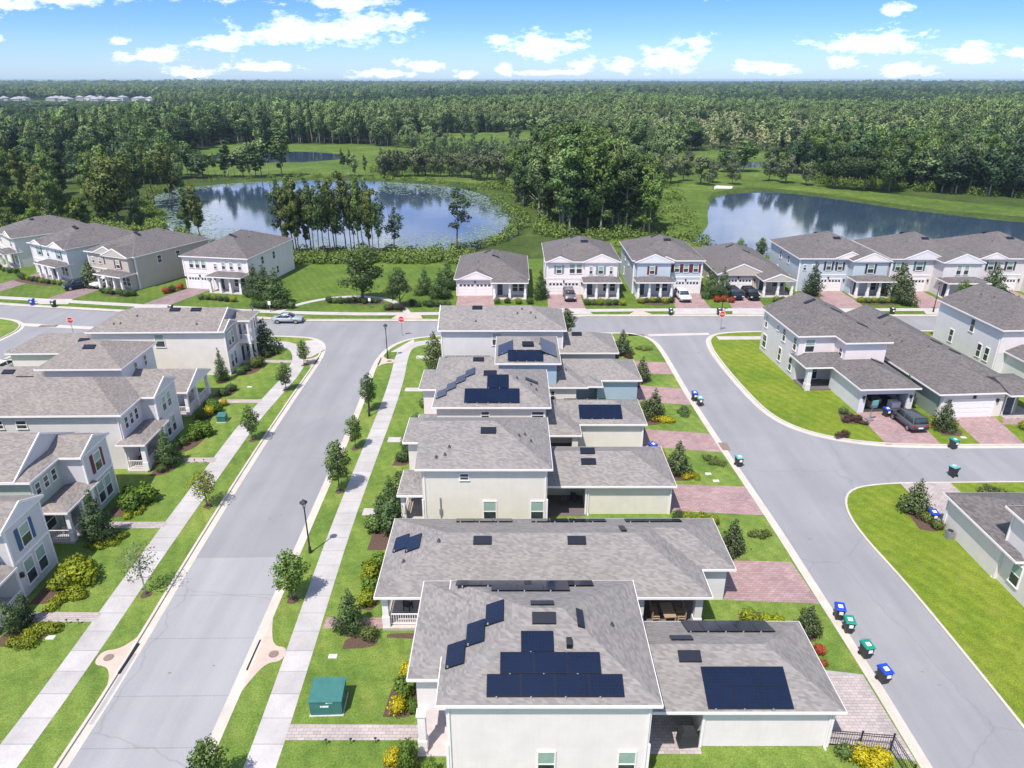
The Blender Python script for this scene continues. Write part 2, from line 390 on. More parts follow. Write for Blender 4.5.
    def solar(s, cx, cy, nx, ny, w=1.72, d=1.06, k=None):
        g = .012
        for i in range(nx):
            for j in range(ny):
                x = cx + (i-(nx-1)/2)*(w+g); y = cy + (j-(ny-1)/2)*(d+g)
                f, mm = s.slab('solar_panel', x, y, w, d, .08, .125, 'solar_frame', None, k)
                p, _ = s.slab('glass', x, y, w-.028, d-.028, .127, .135, 'solar', f, k)
                c = MB(); z = s.zr(x, y-d/2, k)
                if i % 1 == 0 and j == 0: c.box(x-.4, y-d/2-.05, z+.02, x-.32, y-d/2-.005, z+.14); c.build('clip', 'clip', f)
    @staticmethod
    def face(f, plane):
        return {'S': lambda u, d, z: (u, plane-d, z), 'N': lambda u, d, z: (u, plane+d, z),
                'E': lambda u, d, z: (plane+d, u, z), 'W': lambda u, d, z: (plane-d, u, z)}[f]
    def fbox(s, m, F, u0, u1, d0, d1, z0, z1):
        a = F(u0, d0, z0); b = F(u1, d1, z1)
        m.box(*(min(p, q) for p, q in zip(a, b)), *(max(p, q) for p, q in zip(a, b)))
    def win(s, f, plane, u, z, w=.95, h=1.5, sh=None, blind=True):
        F = s.face(f, plane); m = MB(); t = .075
        s.fbox(m, F, u-w/2-t, u+w/2+t, -.02, .07, z+h, z+h+t+.03); s.fbox(m, F, u-w/2-t-.04, u+w/2+t+.04, -.02, .1, z-t, z)
        s.fbox(m, F, u-w/2-t, u-w/2, -.02, .07, z, z+h); s.fbox(m, F, u+w/2, u+w/2+t, -.02, .07, z, z+h)
        s.fbox(m, F, u-w/2, u+w/2, -.02, .055, z+h/2-.035, z+h/2+.035)
        o = m.build('window', 'trim', s.r)
        p = MB(); s.fbox(p, F, u-w/2, u+w/2, -.02, .025, z, z+h/2-.03); p.build('pane', 'glass', o)
        p = MB(); s.fbox(p, F, u-w/2, u+w/2, -.02, .032, z+h/2+.03, z+h); p.build('pane', 'blind' if blind else 'glass', o)
        if sh:
            for sg in (-1, 1):
                q = MB(); a = u+sg*(w/2+t+.02); c = a+sg*.36
                s.fbox(q, F, min(a, c), max(a, c), -.02, .05, z-.06, z+h+.06)
                for j in range(8):
                    zz = z + j*h/8
                    s.fbox(q, F, min(a, c)+.05, max(a, c)-.05, .05, .065, zz+.02, zz+h/8-.04)
                q.build('shutter', sh, o)
        return o
    def garage(s, f, plane, u, w=4.9, h=2.15, mat='door_white', z=.1, lights=True, double=False):
        F = s.face(f, plane)
        for k in range(2 if double else 1):
            uu = u + (k-.5)*(w/2) if double else u; ww = w/2-.25 if double else w
            m = MB(); n = 4
            for j in range(n):
                s.fbox(m, F, uu-ww/2, uu+ww/2, -.02, .03, z+j*h/n+.012, z+(j+1)*h/n-.006)
                q = max(2, int(ww/1.2))
                for i in range(q):
                    a = uu-ww/2+(i+.12)*ww/q
                    if j < n-1: s.fbox(m, F, a, a+.76*ww/q, .03, .042, z+j*h/n+.1, z+(j+1)*h/n-.09)
            o = m.build('garage_door', mat, s.r)
            fr = MB(); s.fbox(fr, F, uu-ww/2-.14, uu-ww/2, -.02, .07, z, z+h+.14); s.fbox(fr, F, uu+ww/2, uu+ww/2+.14, -.02, .07, z, z+h+.14); s.fbox(fr, F, uu-ww/2, uu+ww/2, -.02, .07, z+h, z+h+.14)
            fr.build('frame', 'trim', o)
            if lights:
                g = MB(); q = 8 if ww > 3.5 else 4
                for i in range(q):
                    a = uu-ww/2+(i+.18)*ww/q
                    s.fbox(g, F, a, a+.64*ww/q, .03, .047, z+h*.78, z+h*.95)
                g.build('glazing', 'glass', o)
        for sg in (-1, 1): s.lamp(f, plane, u+sg*(w/2+.4), 2.0)
    def lamp(s, f, plane, u, z):
        F = s.face(f, plane); m = MB()
        s.fbox(m, F, u-.1, u+.1, 0, .03, z-.1, z+.22); s.fbox(m, F, u-.09, u+.09, .03, .22, z-.05, z+.27); s.fbox(m, F, u-.12, u+.12, .0, .25, z+.27, z+.31)
        m.build('wall_lamp', 'black_metal', s.r)
    def door(s, f, plane, u, z=.25, mat='door_dark', w=.95, h=2.1):
        F = s.face(f, plane); m = MB(); s.fbox(m, F, u-w/2, u+w/2, -.02, .04, z, z+h)
        s.fbox(m, F, u-w/2+.12, u+w/2-.12, .04, .055, z+.15, z+.9); s.fbox(m, F, u-w/2+.12, u+w/2-.12, .04, .055, z+1.05, z+h-.15)
        o = m.build('front_door', mat, s.r)
        q = MB(); s.fbox(q, F, u-w/2-.12, u-w/2, -.02, .07, z, z+h+.12); s.fbox(q, F, u+w/2, u+w/2+.12, -.02, .07, z, z+h+.12); s.fbox(q, F, u-w/2, u+w/2, -.02, .07, z+h, z+h+.12)
        q.build('frame', 'trim', o)
        q = MB(); s.fbox(q, F, u+w/2-.14, u+w/2-.06, .04, .12, z+.95, z+1.12); q.build('handle', 'rim', o)
    def col(s, x, y, z0, z1, w=.36, mat='trim'):
        m = MB(); a = w/2
        m.box(x-a, y-a, z0, x+a, y+a, z1); m.box(x-a-.05, y-a-.05, z0-.02, x+a+.05, y+a+.05, z0+.85); m.box(x-a-.06, y-a-.06, z1-.16, x+a+.06, y+a+.06, z1-.01)
        m.build('column', mat, s.r)
    def rail(s, x0, y0, x1, y1, z0=.25, mat='trim', h=.95):
        m = MB(); l = math.hypot(x1-x0, y1-y0); n = max(2, int(l/.16)); hx = .03 if x0 == x1 else 0; hy = .03 if y0 == y1 else 0
        for a, b in ((.08, .14), (h-.07, h)):
            m.box(min(x0, x1)-hx, min(y0, y1)-hy, z0+a, max(x0, x1)+hx, max(y0, y1)+hy, z0+b)
        for i in range(n):
            t = (i+.5)/n; x = x0+(x1-x0)*t; y = y0+(y1-y0)*t
            m.box(x-.018, y-.018, z0+.14, x+.018, y+.018, z0+h-.07)
        m.build('railing', mat, s.r)
    def pad(s, x0, y0, x1, y1, z=.25, mat='porch_floor'):
        m = MB(); m.box(x0, y0, 0, x1, y1, z); m.build('porch_floor', mat, s.r)
    def band(s, f, plane, u0, u1, z, h=.2):
        m = MB(); F = s.face(f, plane); s.fbox(m, F, u0, u1, -.02, .04, z, z+h); m.build('trim_band', 'trim', s.r)
    def pipe(s, f, plane, u, z0, z1):
        m = MB(); F = s.face(f, plane); s.fbox(m, F, u-.045, u+.045, -.01, .08, z0, z1); s.fbox(m, F, u-.045, u+.045, .0, .3, z0, z0+.09); m.build('downspout', 'trim', s.r)
    def corner(s, pts, z0, z1):
        m = MB()
        for x, y in pts: m.box(x-.075, y-.075, z0, x+.075, y+.075, z1)
        m.build('corner_board', 'trim', s.r)
    def recess(s, x0, y0, x1, y1, z0, z1):
        """dark back wall volume inside a porch"""
        return s.block(x0, y0, x1, y1, z0, z1)
E2, E1 = 6.1, 3.2

# --- centre row: fronts to the left street, garages to the lane on the right
def centre1():
    h = House('nearest white two-storey house, rows of dark solar panels on its hipped roof', 0, 26)
    h.block(-3.4, .5, 7.2, 9.4, 0, E2-.05)
    h.block(-5.2, 2.6, -3.3, 9.0, 3.0, E2-.47); h.block(-4.0, 4.6, -3.2, 9.35, 0, 3.1)
    h.col(-5.0, 2.45, .2, 3.05, .42); h.col(-5.0, 6.6, .2, 3.05, .42); h.pad(-5.3, 2.0, -3.4, 9.3, .2)
    h.roof(-5.6, 2.2, 4, 10.2, E2-.42, .31, ga=False); h.roof(-3.85, .12, 7.6, 9.78, E2)
    h.vents((1.75, 4.35)); h.vents((1.7, 5.6)); h.slab('roof_vent', 3.75, 4.5, .38, 1.3, .02, .17, 'vent', h.last)
    h.pipes((5.6, 4.9)); h.slab('roof_vent', 3.05, 3.0, .3, .4, .02, .3, 'vent', h.last)
    for (n, x, y) in ((4, 2.2, .98), (3, 2.0, 2.05), (1, 1.35, 3.12)): h.solar(x, y, n, 1, 1.74, 1.04)
    for (x, y) in ((-3.05, 3.15), (-2.02, 4.3), (-.98, 5.4)): h.solar(x, y, 1, 1, 1.02, 1.7, k=1)
    for (x, y, n) in ((-1.1, 9.0, 3), (2.3, 9.0, 2), (1.1, 8.1, 3), (4.2, 9.0, 1)): h.solar(x, y, n, 1, 1.55, .95)
    h.win('S', .5, 1.82, .6, .85, 1.75); h.win('S', .5, 6.1, .6, .85, 1.75)
    m = MB(); m.box(.5, .42, 5.55, 1.35, .5, 5.85); m.build('wall_vent', 'post_grey', h.r)
    h.block(10.7, 2.7, 17.9, 8.9, 0, E1-.05); h.block(7.0, 6.0, 10.8, 8.9, 0, E1-.05); h.pad(7.2, 2.2, 10.7, 6.0, .12, 'paver_pale')
    h.roof(5.5, 2.28, 18.35, 9.35, E1, a='gable', ga=False)
    h.vents((10.1, 6.6), (10.25, 5.1)); h.solar(13.4, 8.35, 5, 1, 1.06, 1.72)
    h.solar(13.1, 3.45, 3, 2, 1.56, 1.06)
    h.pipe('S', .5, 7.05, .1, 5.9); h.pipe('S', 2.7, 17.75, .1, 3.0); h.corner([(-3.4, .5), (7.2, .5), (10.7, 2.7), (17.9, 2.7)], 0, 2.9)
    h.pipe('S', .5, -3.25, .1, 5.9)
centre1()
def centre2():
    h = House('long single-storey pale blue house with a covered patio and a railed corner porch', 0, 37.6, wall='icewhite')
    h.block(-4.5, .4, 8.4, 9.0, 0, E1-.05); h.block(-8.4, 4.0, -4.4, 8.8, 0, E1-.05); h.block(8.3, 3.7, 13.2, 9.0, 0, E1-.05); h.block(12.9, 3.4, 15.4, 8.9, 0, E1-.05)
    h.pad(-8.9, .3, -4.5, 4.0, .3); h.pad(8.4, .5, 13.1, 3.7, .2, 'rug')
    for x in (-8.65, -4.75): h.col(x, .65, .3, E1-.1, .42)
    h.col(-8.65, 3.8, .3, E1-.1, .42); h.rail(-8.4, .65, -5.0, .65, .3); h.rail(-8.65, .9, -8.65, 3.5, .3)
    h.col(8.75, .75, .1, E1-.1, .5, 'icewhite'); h.col(12.75, .75, .1, E1-.1, .5, 'icewhite')
    h.door('S', 4.0, -5.4, .3); h.win('S', 4.0, -7.2, 1.0, 1.2, 1.5); h.win('S', 3.7, 10.8, .6, 2.2, 1.9, blind=False)
    h.roof(-9.25, .02, 13.45, 9.25, E1); h.roof(5, 2.95, 15.85, 9.28, E1, a='gable', ga=False)
    h.solar(-8.15, 5.3, 1, 1, 1.05, 1.75, k=0); h.solar(-7.15, 4.75, 1, 1, 1.05, 1.75, k=0)
    h.last = h.last; h.vents((-2.1, 4.0), (4.6, 4.0), k=0); h.slab('roof_vent', 8.1, 5.6, .38, 1.4, .02, .17, 'vent', h.last)
    h.pipes((-7.6, 2.9), (-5.2, 4.0), k=0)
    for i in range(12):
        if i not in (3, 8): h.solar(-3.6+i*1.45, 8.3, 1, 1, 1.4, .95, k=0)
    for x in (10.2, ):
        pass
    h.lamp('E', 15.4, 4.6, 2.0); h.lamp('E', 15.4, 8.2, 2.0); h.garage('E', 15.4, 6.3, 3.0)
centre2()
def centre3():
    h = House('cream two-storey house with plain unpanelled roof in the middle of the centre row', 0, 49.5, wall='cream')
    h.block(-7.4, .4, 2.9, 9.1, 0, E2-.05); h.block(-9.1, 5.0, -7.3, 9.1, 0, E2-.05)
    h.roof(-9.5, 4.6, 0, 9.5, E2, ga=False); h.roof(-7.85, 0, 3.3, 9.53, E2, a='gable', ga=False)
    h.vents((-2.0, 3.7)); h.pipes((-6.2, 1.1), (-5.5, 1.35), (-5.2, 2.1), (.6, 3.6), (1.1, 4.2), (1.6, 3.4))
    h.win('S', .4, -3.9, 4.9, .65, .55, blind=False); h.win('S', .4, -1.85, .9, 1.0, 1.9); h.win('S', .4, 2.1, .9, 1.0, 1.9)
    m = MB(); m.box(-5.98, .3, .4, -5.9, .4, 3.2); m.box(-6.06, .28, 1.6, -5.82, .4, 2.1); m.build('meter_box', 'post_grey', h.r)
    h.roof(-9.6, .7, -7.0, 4.9, 3.2, .3, 'y'); h.col(-9.2, 1.2, .2, 3.0, .32); h.col(-9.2, 4.4, .2, 3.0, .32); h.pad(-9.5, .9, -7.4, 5, .25); h.rail(-9.2, 1.4, -9.2, 4.2, .25)
    h.block(6.4, 2.6, 13.7, 8.8, 0, E1-.05); h.block(2.8, 5.6, 6.6, 8.8, 0, E1-.05); h.pad(2.9, 2.3, 6.4, 5.6, .12, 'rug')
    h.roof(1.4, 2.12, 14.05, 9.2, E1, a='gable', ga=False); h.vents((6.7, 5.6), (6.7, 4.5))
    h.pipe('S', .4, -7.2, .1, 5.9); h.pipe('S', .4, 2.75, .1, 5.9); h.pipe('S', 2.6, 6.6, .1, 3.0); h.corner([(-7.4, .4), (2.9, .4), (6.4, 2.6), (13.7, 2.6)], 0, 3.0)
    h.garage('E', 13.7, 5.8, 4.4)
centre3()
def centre4():
    h = House('off-white two-storey house with a zigzag of solar panels along its left roof hip', 0, 61.2, wall='offwhite')
    h.block(-7.3, .4, 3.3, 9.2, 0, E2-.05); h.block(-9.1, 4.7, -7.2, 9.2, 0, E2-.05)
    h.roof(-9.5, 4.3, 0, 9.6, E2, ga=False); h.roof(-7.7, 0, 3.75, 9.64, E2)
    h.vents((-2.2, 4.2), (2.0, 4.6)); h.pipes((.5, 3.9), (1.9, 3.6), (2.4, 2.8))
    h.solar(-1.95, 1.3, 5, 1, 1.06, 1.75); h.solar(-1.4, 3.1, 2, 1, 1.06, 1.7)
    for i, (x, y) in enumerate(((-6.95, 2.35), (-6.05, 3.3), (-5.15, 4.2), (-4.25, 5.05))): h.solar(x, y, 1, 1, 1.0, 1.7, k=1)
    h.win('S', .4, 2.5, 4.75, 1.1, .7, blind=False); h.win('S', .4, -2.6, 4.75, .7, .7, blind=False)
    h.roof(-9.6, .5, -7.0, 4.6, 3.2, .3, 'y'); h.col(-9.2, 1.0, .2, 3.0, .32); h.col(-9.2, 4.2, .2, 3.0, .32); h.pad(-9.5, .7, -7.3, 4.7, .25)
    h.block(6.8, 2.5, 13.25, 7.9, 0, E1-.05); h.block(3.2, 4.0, 6.9, 7.9, 0, E1-.05); h.pad(3.3, -.1, 6.6, 4.0, .12, 'rug'); h.col(6.2, .35, .1, 3.1, .6, 'offwhite')
    h.roof(1.2, -.25, 6.8, 8.2, E1, ax='y'); h.roof(4.5, 2.12, 13.6, 8.23, E1, a='gable', ga=False)
    h.solar(9.0, 3.6, 4, 1, 1.08, 1.75); h.solar(7.8, 7.4, 4, 1, 1.1, .9)
    h.pipe('S', .4, 3.15, .1, 5.9); h.corner([(-7.3, .4), (3.3, .4), (13.25, 2.5)], 0, 3.0)
    h.garage('E', 13.25, 5.2, 4.4)
centre4()
def centre5():
    h = House('light blue house with solar panels on three sides of its small upper storey', 0, 72.6, wall='blue')
    h.block(-1.5, .4, 5.0, 8.6, 0, E2-.05); h.roof(-1.9, 0, 5.45, 9, E2)
    h.vents((1.8, 2.9)); h.pipes((3.2, 3.6))
    h.solar(1.5, 1.05, 4, 1, .98, 1.65); h.solar(-.75, 3.4, 1, 3, 1.7, 1.1, k=0); h.solar(4.2, 3.5, 1, 4, 1.75, 1.1, k=0)
    h.block(-8.6, 4.0, -1.4, 9.0, 0, E1-.05); h.roof(-9, 3.5, 0, 9.4, E1, b='gable', gb=False)
    h.solar(-5.5, 8.6, 5, 1, 1.1, .9, k=1); h.vents((-4.0, 5.9), k=1)
    h.block(4.3, .35, 7.3, 5, 0, E1-.05, 'offwhite'); h.win('S', .35, 4.62, 1.5, .4, 1.1, blind=False)
    h.block(7.2, 3.8, 10.2, 8.2, 0, E1-.05); h.block(9.9, 2.4, 14.6, 8.2, 0, E1-.05); h.pad(7.3, .2, 9.9, 3.8, .12, 'rug')
    h.roof(3, -.02, 8.6, 8.6, E1, ax='y', b='hip'); h.roof(4.5, 2.02, 15, 8.64, E1, a='gable', ga=False)
    h.roof(7.5, .3, 10.3, 4.5, E1, .25, 'y', b='gable', gb=False)
    h.pipes((3.1, .8), (6.2, 2.7), k=2); h.garage('E', 14.6, 5.2, 4.4); h.band('S', 2.4, 9.9, 14.6, 2.75, .22)
centre5()
def centre6():
    h = House('white two-storey house at the far end of the centre row beside the cross street', 0, 83.8, wall='lightgrey')
    h.block(-8.9, .4, 6.4, 8.6, 0, E2-.05); h.roof(-9.3, 0, 6.85, 9.0, E2, a='gable', gm='white')
    h.vents((-4.5, 4.0)); h.pipes((-4.6, 1.6), (.7, 3.0), (2.4, 3.1), (3.0, 2.2), (1.3, 3.8))
    h.win('S', .4, -1.9, 4.0, 1.1, 1.6); h.block(6.3, .3, 13.2, 6.6, 0, E1-.05)
    h.roof(5.2, -.3, 13.55, 7.1, E1, a='gable', ga=False); h.vents((8.4, 2.9)); h.garage('E', 13.2, 3.3, 4.4); h.corner([(-8.9, .4), (6.4, .4)], 0, 5.9)
centre6()

# --- left row: fronts (E) to the left street
def leftrow():
    # nearest, mostly out of frame
    h = House('pale blue house cut by the left picture edge, with dark blue shutters', -35.6, 41.3, 1, 'palegrey', 'shingle_brown')
    h.block(-12, -.2, -.02, 4.0, 0, E2-.05); h.roof(-13, -.6, .12, 4.4, E2, b='gable', gm='icewhite'); h.block(-13, -4.5, -1.8, -.1, 0, E2-.05)
    h.roof(-14, -5, -1.4, .1, E2, .4, 'y'); h.win('E', 0, 1.7, 3.7, 1.0, 1.6, 'shutter_blue'); h.win('E', 0, 1.1, .8, .95, 1.9); h.win('E', 0, 2.5, .8, .95, 1.9)
    h.band('E', 0, -.15, 3.95, 3.0, .22); h.lamp('E', 0, .1, 1.9); h.roof(-2, -4.4, .4, -.5, 3.2, .25, 'y', b='gable', gb=False); h.col(.15, -4.0, .1, 3); h.pad(-1.8, -4.3, .3, -.3); h.rail(.15, -3.8, .15, -.5)
    h.corner([(-.05, 3.95), (-.05, -.15)], 0, 5.9)
    h = House('sage green house with dark red shutters and a wraparound porch roof', -36, 47.6, 1, 'greygreen', 'shingle_brown')
    h.block(-20, .3, -2.1, 8.0, 0, E2-.05); h.roof(-21, -.1, -2.9, 8.4, E2+.03, .5, b='gable', gm='palegrey'); h.roof(-7, -.1, -1.7, 8.4, E2-.02, .3)
    h.block(-4, 4.2, -.05, 8.0, 0, E2-.05); h.block(-4.1, 4.15, -.02, 8.05, 3.1, E2-.04, 'palegrey'); h.roof(-6, 3.8, .15, 8.4, E2, .42, b='gable', gm='palegrey')
    h.win('E', 0, 6.1, 3.75, .95, 1.6, 'shutter_red'); h.win('E', 0, 5.5, .8, .9, 1.9); h.win('E', 0, 6.7, .8, .9, 1.9); h.band('E', 0, 4.2, 8.0, 2.98, .2)
    for y in (1.1, 2.2, 3.3): h.win('E', -2.1, y, 4.35, .55, .95, blind=False)
    h.roof(-2.3, .0, .45, 4.9, 3.2, .3, 'y', b='gable', gb=False); h.pad(-2.1, .2, .2, 4.2, .3)
    for y in (.45, 2.4, 4.0): h.col(.1, y, .3, 3.05, .3)
    h.rail(.1, .6, .1, 2.3, .3); h.rail(-2.0, .45, -.1, .45, .3); h.door('E', -2.1, 3.3, .3, 'shutter_green'); h.win('E', -2.1, 1.3, .9, 1.4, 1.5, blind=False)
    h.pipes((-6.8, 1.7), (-7.3, 2.6), (-7.2, 1.2), k=0); h.vents((-9.3, 2.9), k=0); h.pipe('E', -2.1, .4, 3.2, 5.9); h.corner([(-.05, 8.0), (-.05, 4.2)], 0, 5.9)
    h.block(-31, .8, -20, 7.4, 0, E1-.05); h.roof(-32, .4, -19.5, 7.8, E1)
    h = House('light grey house with three upper windows above a white corner porch', -35.6, 59.6, 1, 'lightgrey', 'shingle_brown')
    h.block(-19, .3, -1.5, 8.9, 0, E2-.05); h.roof(-19.5, -.1, -1.1, 9.3, E2, .4167, b='hip')
    h.block(-5, 4.4, -.02, 8.9, 0, E2-.05); h.block(-4.9, 4.38, 0, 8.92, 3.1, E2-.04, 'palegrey'); h.roof(-9, 4.0, .2, 9.28, E2, .42, b='gable', gm='palegrey')
    for y in (1.2, 2.2, 3.2): h.win('E', -1.5, y, 4.15, .55, 1.1, blind=False)
    for y in (5.9, 7.1): h.win('E', 0, y, 3.8, .75, 1.5, 'shutter_black' if 0 else None); h.win('E', 0, y, .9, .75, 1.7)
    for x in (-10.8, -13.0, -16.3): h.win('S', .3, x, 4.6, .9, .8, blind=False)
    h.roof(-2.0, -.6, .75, 4.8, 3.2, .3, 'y', b='gable', gb=False); h.pad(-1.5, -.4, .4, 4.4, .3)
    for y in (-.1, 3.9): h.col(.3, y, .3, 3.05, .42)
    h.rail(.3, .1, .3, 3.7, .3); h.rail(-1.4, -.1, .1, -.1, .3); h.door('E', -1.5, 2.6, .3); h.vents((-12.7, 5.2), (-18.2, 3.9), k=0); h.pipe('S', .3, -1.7, .1, 5.9)
    h.pipes((-15.8, 4.8), (-16.5, 4.1), k=0); h.corner([(-.05, 4.4), (-.05, 8.9)], 0, 5.9)
    h.block(-30, .8, -18.8, 7.4, 0, E1-.05); h.roof(-31, .4, -18.4, 7.8, E1); h.vents((-20.6, 2.9), (-26, 2.5))
    h = House('pale blue left-row house with a low wing ending in a gabled porch', -36.3, 71.4, 1, 'icewhite', 'shingle_brown')
    h.block(-15, .3, -6.6, 8.0, 0, E2-.05); h.roof(-15.6, -.3, -6.2, 8.4, E2, .4167); h.vents((-11, 2.9)); h.win('E', -6.6, 3.3, 4.2, .6, 1.2, blind=False); h.win('E', -6.6, 5.6, 4.2, .6, 1.2, blind=False)
    h.block(-6.7, .4, -2.2, 6.2, 0, E1-.05); h.roof(-6.8, -.2, .35, 6.7, E1, .42, b='gable', a='gable', ga=False, gm='icewhite')
    h.pad(-2.2, .1, .1, 6.4, .3)
    for y in (.3, 2.8, 6.1): h.col(-.1, y, .3, 3.1, .34)
    h.rail(-.1, .5, -.1, 2.6, .3); h.rail(-.1, 3.0, -.1, 5.9, .3); h.rail(-2.1, .3, -.3, .3, .3)
    h.win('E', -2.2, 1.6, .8, 1.3, 1.6, blind=False); h.door('E', -2.2, 4.4, .3)
    h.block(-27, .8, -14.5, 7.4, 0, E1-.05); h.roof(-28, .4, -14.6, 7.8, E1); h.vents((-21, 3.2))
    h = House('white corner house with a two-level balcony porch in the left row', -36.1, 83.3, 1, 'offwhite', 'shingle_brown')
    h.block(-16.6, .4, -.02, 8.3, 0, E2-.05); h.block(-.1, .5, .03, 4.4, 3.1, E2-.04, 'midgrey'); h.roof(-17, 0, -.6, 8.7, E2, b='gable', gm='midgrey'); h.roof(-8, .02, .15, 4.8, E2, .36, b='gable', gm='midgrey')
    h.win('S', .4, -8.2, 4.0, 1.1, 1.6); h.win('E', 0, 1.7, 3.75, .75, 1.6); h.win('E', 0, 2.7, 3.75, .75, 1.6); h.win('E', 0, 1.5, .8, .75, 1.8); h.win('E', 0, 2.7, .8, .75, 1.8)
    h.band('E', 0, .4, 8.3, 2.98, .22); h.roof(-3, 4.4, 1.9, 8.7, E2+.02, .25, 'x', b='hip', a='gable', ga=False)
    m = MB(); m.box(0, 4.5, 2.95, 1.6, 8.4, 3.15); m.build('balcony', 'trim', h.r)
    for y in (4.65, 6.4, 8.2): h.col(1.45, y, .2, 2.95, .28); h.col(1.45, y, 3.15, E2-.1, .24)
    h.rail(1.45, 4.8, 1.45, 8.1, 3.15); h.rail(.1, 4.65, 1.35, 4.65, 3.15); h.pad(0, 4.5, 1.6, 8.4, .2); h.door('E', 0, 5.4, .2); h.win('E', 0, 7.2, .8, .8, 1.6); h.door('E', 0, 5.6, 3.15); h.win('E', 0, 7.2, 3.9, .8, 1.5)
    h.vents((-7.2, 3.9), (-4.5, 3.9), k=0); h.pipes((-14.0, 1.4), (-13.2, 1.5), (-11.6, 2.8), (-3.6, 1.3), k=0); h.corner([(-.05, .45)], 0, 5.9)
    h.block(-27.6, .8, -16.4, 7.2, 0, E1-.05); h.roof(-28, .4, -15.9, 7.6, E1); h.vents((-19, 2.6))
leftrow()

# --- far row across the cross street: fronts (S)
def far(label, x, y, yaw, W, D, wall, gar, porch, roofm='shingle_dark', gable=None, shut=None, one=False, proj=0, gm=None, ups=(), pgable=False, double=True, ridge='y', dormer=None):
    h = House(label, x, y, yaw, wall, roofm); ze = E1 if one else E2
    h.block(0, 0, W, D, 0, ze-.05); h.roof(-.4, -.4, W+.4, D+.4, ze, .4167, ridge)
    k0 = 0
    g0, g1 = gar; h.garage('S', 0, (g0+g1)/2, g1-g0, double=double)
    h.lamp('S', 0, (g0+g1)/2, 2.4)
    p0, p1, pd = porch
    if proj:
        h.block(p0+.2, -proj, p1-.2, 1.5, 0, ze-.05)
        if not one: h.roof(p0-.2, -proj-.35, p1+.2, 5, ze, .42, 'y', a='gable', b='gable', gb=False, gm=gm)
    yp = -proj
    if pgable: h.roof(p0-.3, yp-pd-.35, p1+.3, yp+2.5, E1, .4, 'y', a='gable', b='gable', gb=False, gm=gm)
    else: h.roof(p0-.3, yp-pd-.35, p1+.3, yp+.9, E1, .33, 'x')
    h.pad(p0, yp-pd, p1, yp, .25)
    n = 3 if p1-p0 > 5.2 else 2
    for i in range(n+1 if p1-p0 > 6 else n): h.col(p0+.25+(p1-p0-.5)*i/((n+1 if p1-p0 > 6 else n)-1), yp-pd+.25, .25, E1-.1, .34)
    h.door('S', yp, p0+1.2, .25); h.win('S', yp, p0+(p1-p0)*.66, .9, .9, 1.5, blind=False); h.win('S', yp, p0+(p1-p0)*.66+1.15, .9, .9, 1.5, blind=False)
    for i, (a, b, depth) in enumerate(gable or ()):
        yy = -.38 if depth == 0 else -depth
        h.roof(a-.15, yy-.15, b+.15, 4.5, ze+.02, .42, 'y', a='gable', b='gable', gb=False, gm=gm)
    for (u, w, hgt, sh, f, pl) in ups: h.win(f, -pl if f == 'S' else pl, u, 3.95 if not one else .9, w, hgt, sh)
    if not one: h.band('S', 0, g0-.6, g1+.6, 2.95, .2)
    h.vents((W*.55, D*.35), (W*.42, D*.62), k=0) if D > 8 else None
    h.pipes((W*.3, D*.3), (W*.68, D*.5), (W*.6, D*.66), k=0)
    h.corner([(0, 0), (W, 0)], 0, ze-.1)
    for (f, pl, u) in (('W', 0, D*.35), ('W', 0, D*.62), ('E', W, D*.3), ('E', W, D*.55)):
        h.win(f, pl, u, 3.95 if not one else 1.0, .8, 1.3, blind=False)
        if not one and u > D*.5: h.win(f, pl, u+.8, 1.0, .8, 1.3, blind=False)
    h.pipe('S', 0, .12, .1, ze-.2); h.pipe('S', 0, W-.12, .1, ze-.2)
    return h
far('plain white two-storey house at the left end of the far row, cut by the edge', -108, 148, -42, 12, 15, 'offwhite', (1, 6), (7, 11.8, 2.2), gable=((7, 11.8, 0),), gm='offwhite', ups=((2.5, .9, 1.4, None, 'S', 0), (9.4, .9, 1.4, None, 'S', 0)))
far('white far house with teal shutters, a dark car parked beside its blue side wall', -93.4, 136.2, -31, 12.4, 16, 'icewhite', (.8, 4.6), (5.4, 12.2, 2.3), gable=((1.2, 4.6, 0), (7.2, 12.2, 0)), gm='white', ups=((2.9, .9, 1.4, 'shutter_teal', 'S', 0), (5.8, .6, 1.4, None, 'S', 0), (9.6, 1.0, 1.4, 'shutter_teal', 'S', 0)))
far('beige house with dark red shutters and two front gables in the far row', -78.3, 128.9, -24, 12.2, 17, 'beige', (.7, 5.2), (5.8, 12, 2.2), proj=1.2, gable=((2.4, 8.2, 0),), gm='beige', ups=((1.2, .55, 1.0, None, 'S', 0), (3.0, .55, 1.0, None, 'S', 0), (4.9, .8, 1.3, 'shutter_red', 'S', 0), (9.2, .9, 1.3, 'shutter_red', 'S', 1.2)))
far('white far house with low porch roof and seven small upper windows beside the park trees', -59.1, 124.9, -10.5, 12.6, 17, 'white', (.5, 5.4), (5.9, 12.2, 2.4), ups=((1.6, .75, 1.4, None, 'S', 0), (2.8, .75, 1.4, None, 'S', 0), (4.0, .75, 1.4, None, 'S', 0), (6.3, .5, .9, None, 'S', 0), (7.9, .6, 1.2, None, 'S', 0), (9.4, .6, 1.2, None, 'S', 0), (11, .6, 1.2, None, 'S', 0)))
far('single-storey white far house with broad front gable over its garage, partly behind centre row', -9.7, 119.9, 0, 12.3, 17, 'icewhite', (.3, 6.2), (6.4, 12.2, 2.6), one=True, gable=((.6, 6.4, 0),), gm='white')
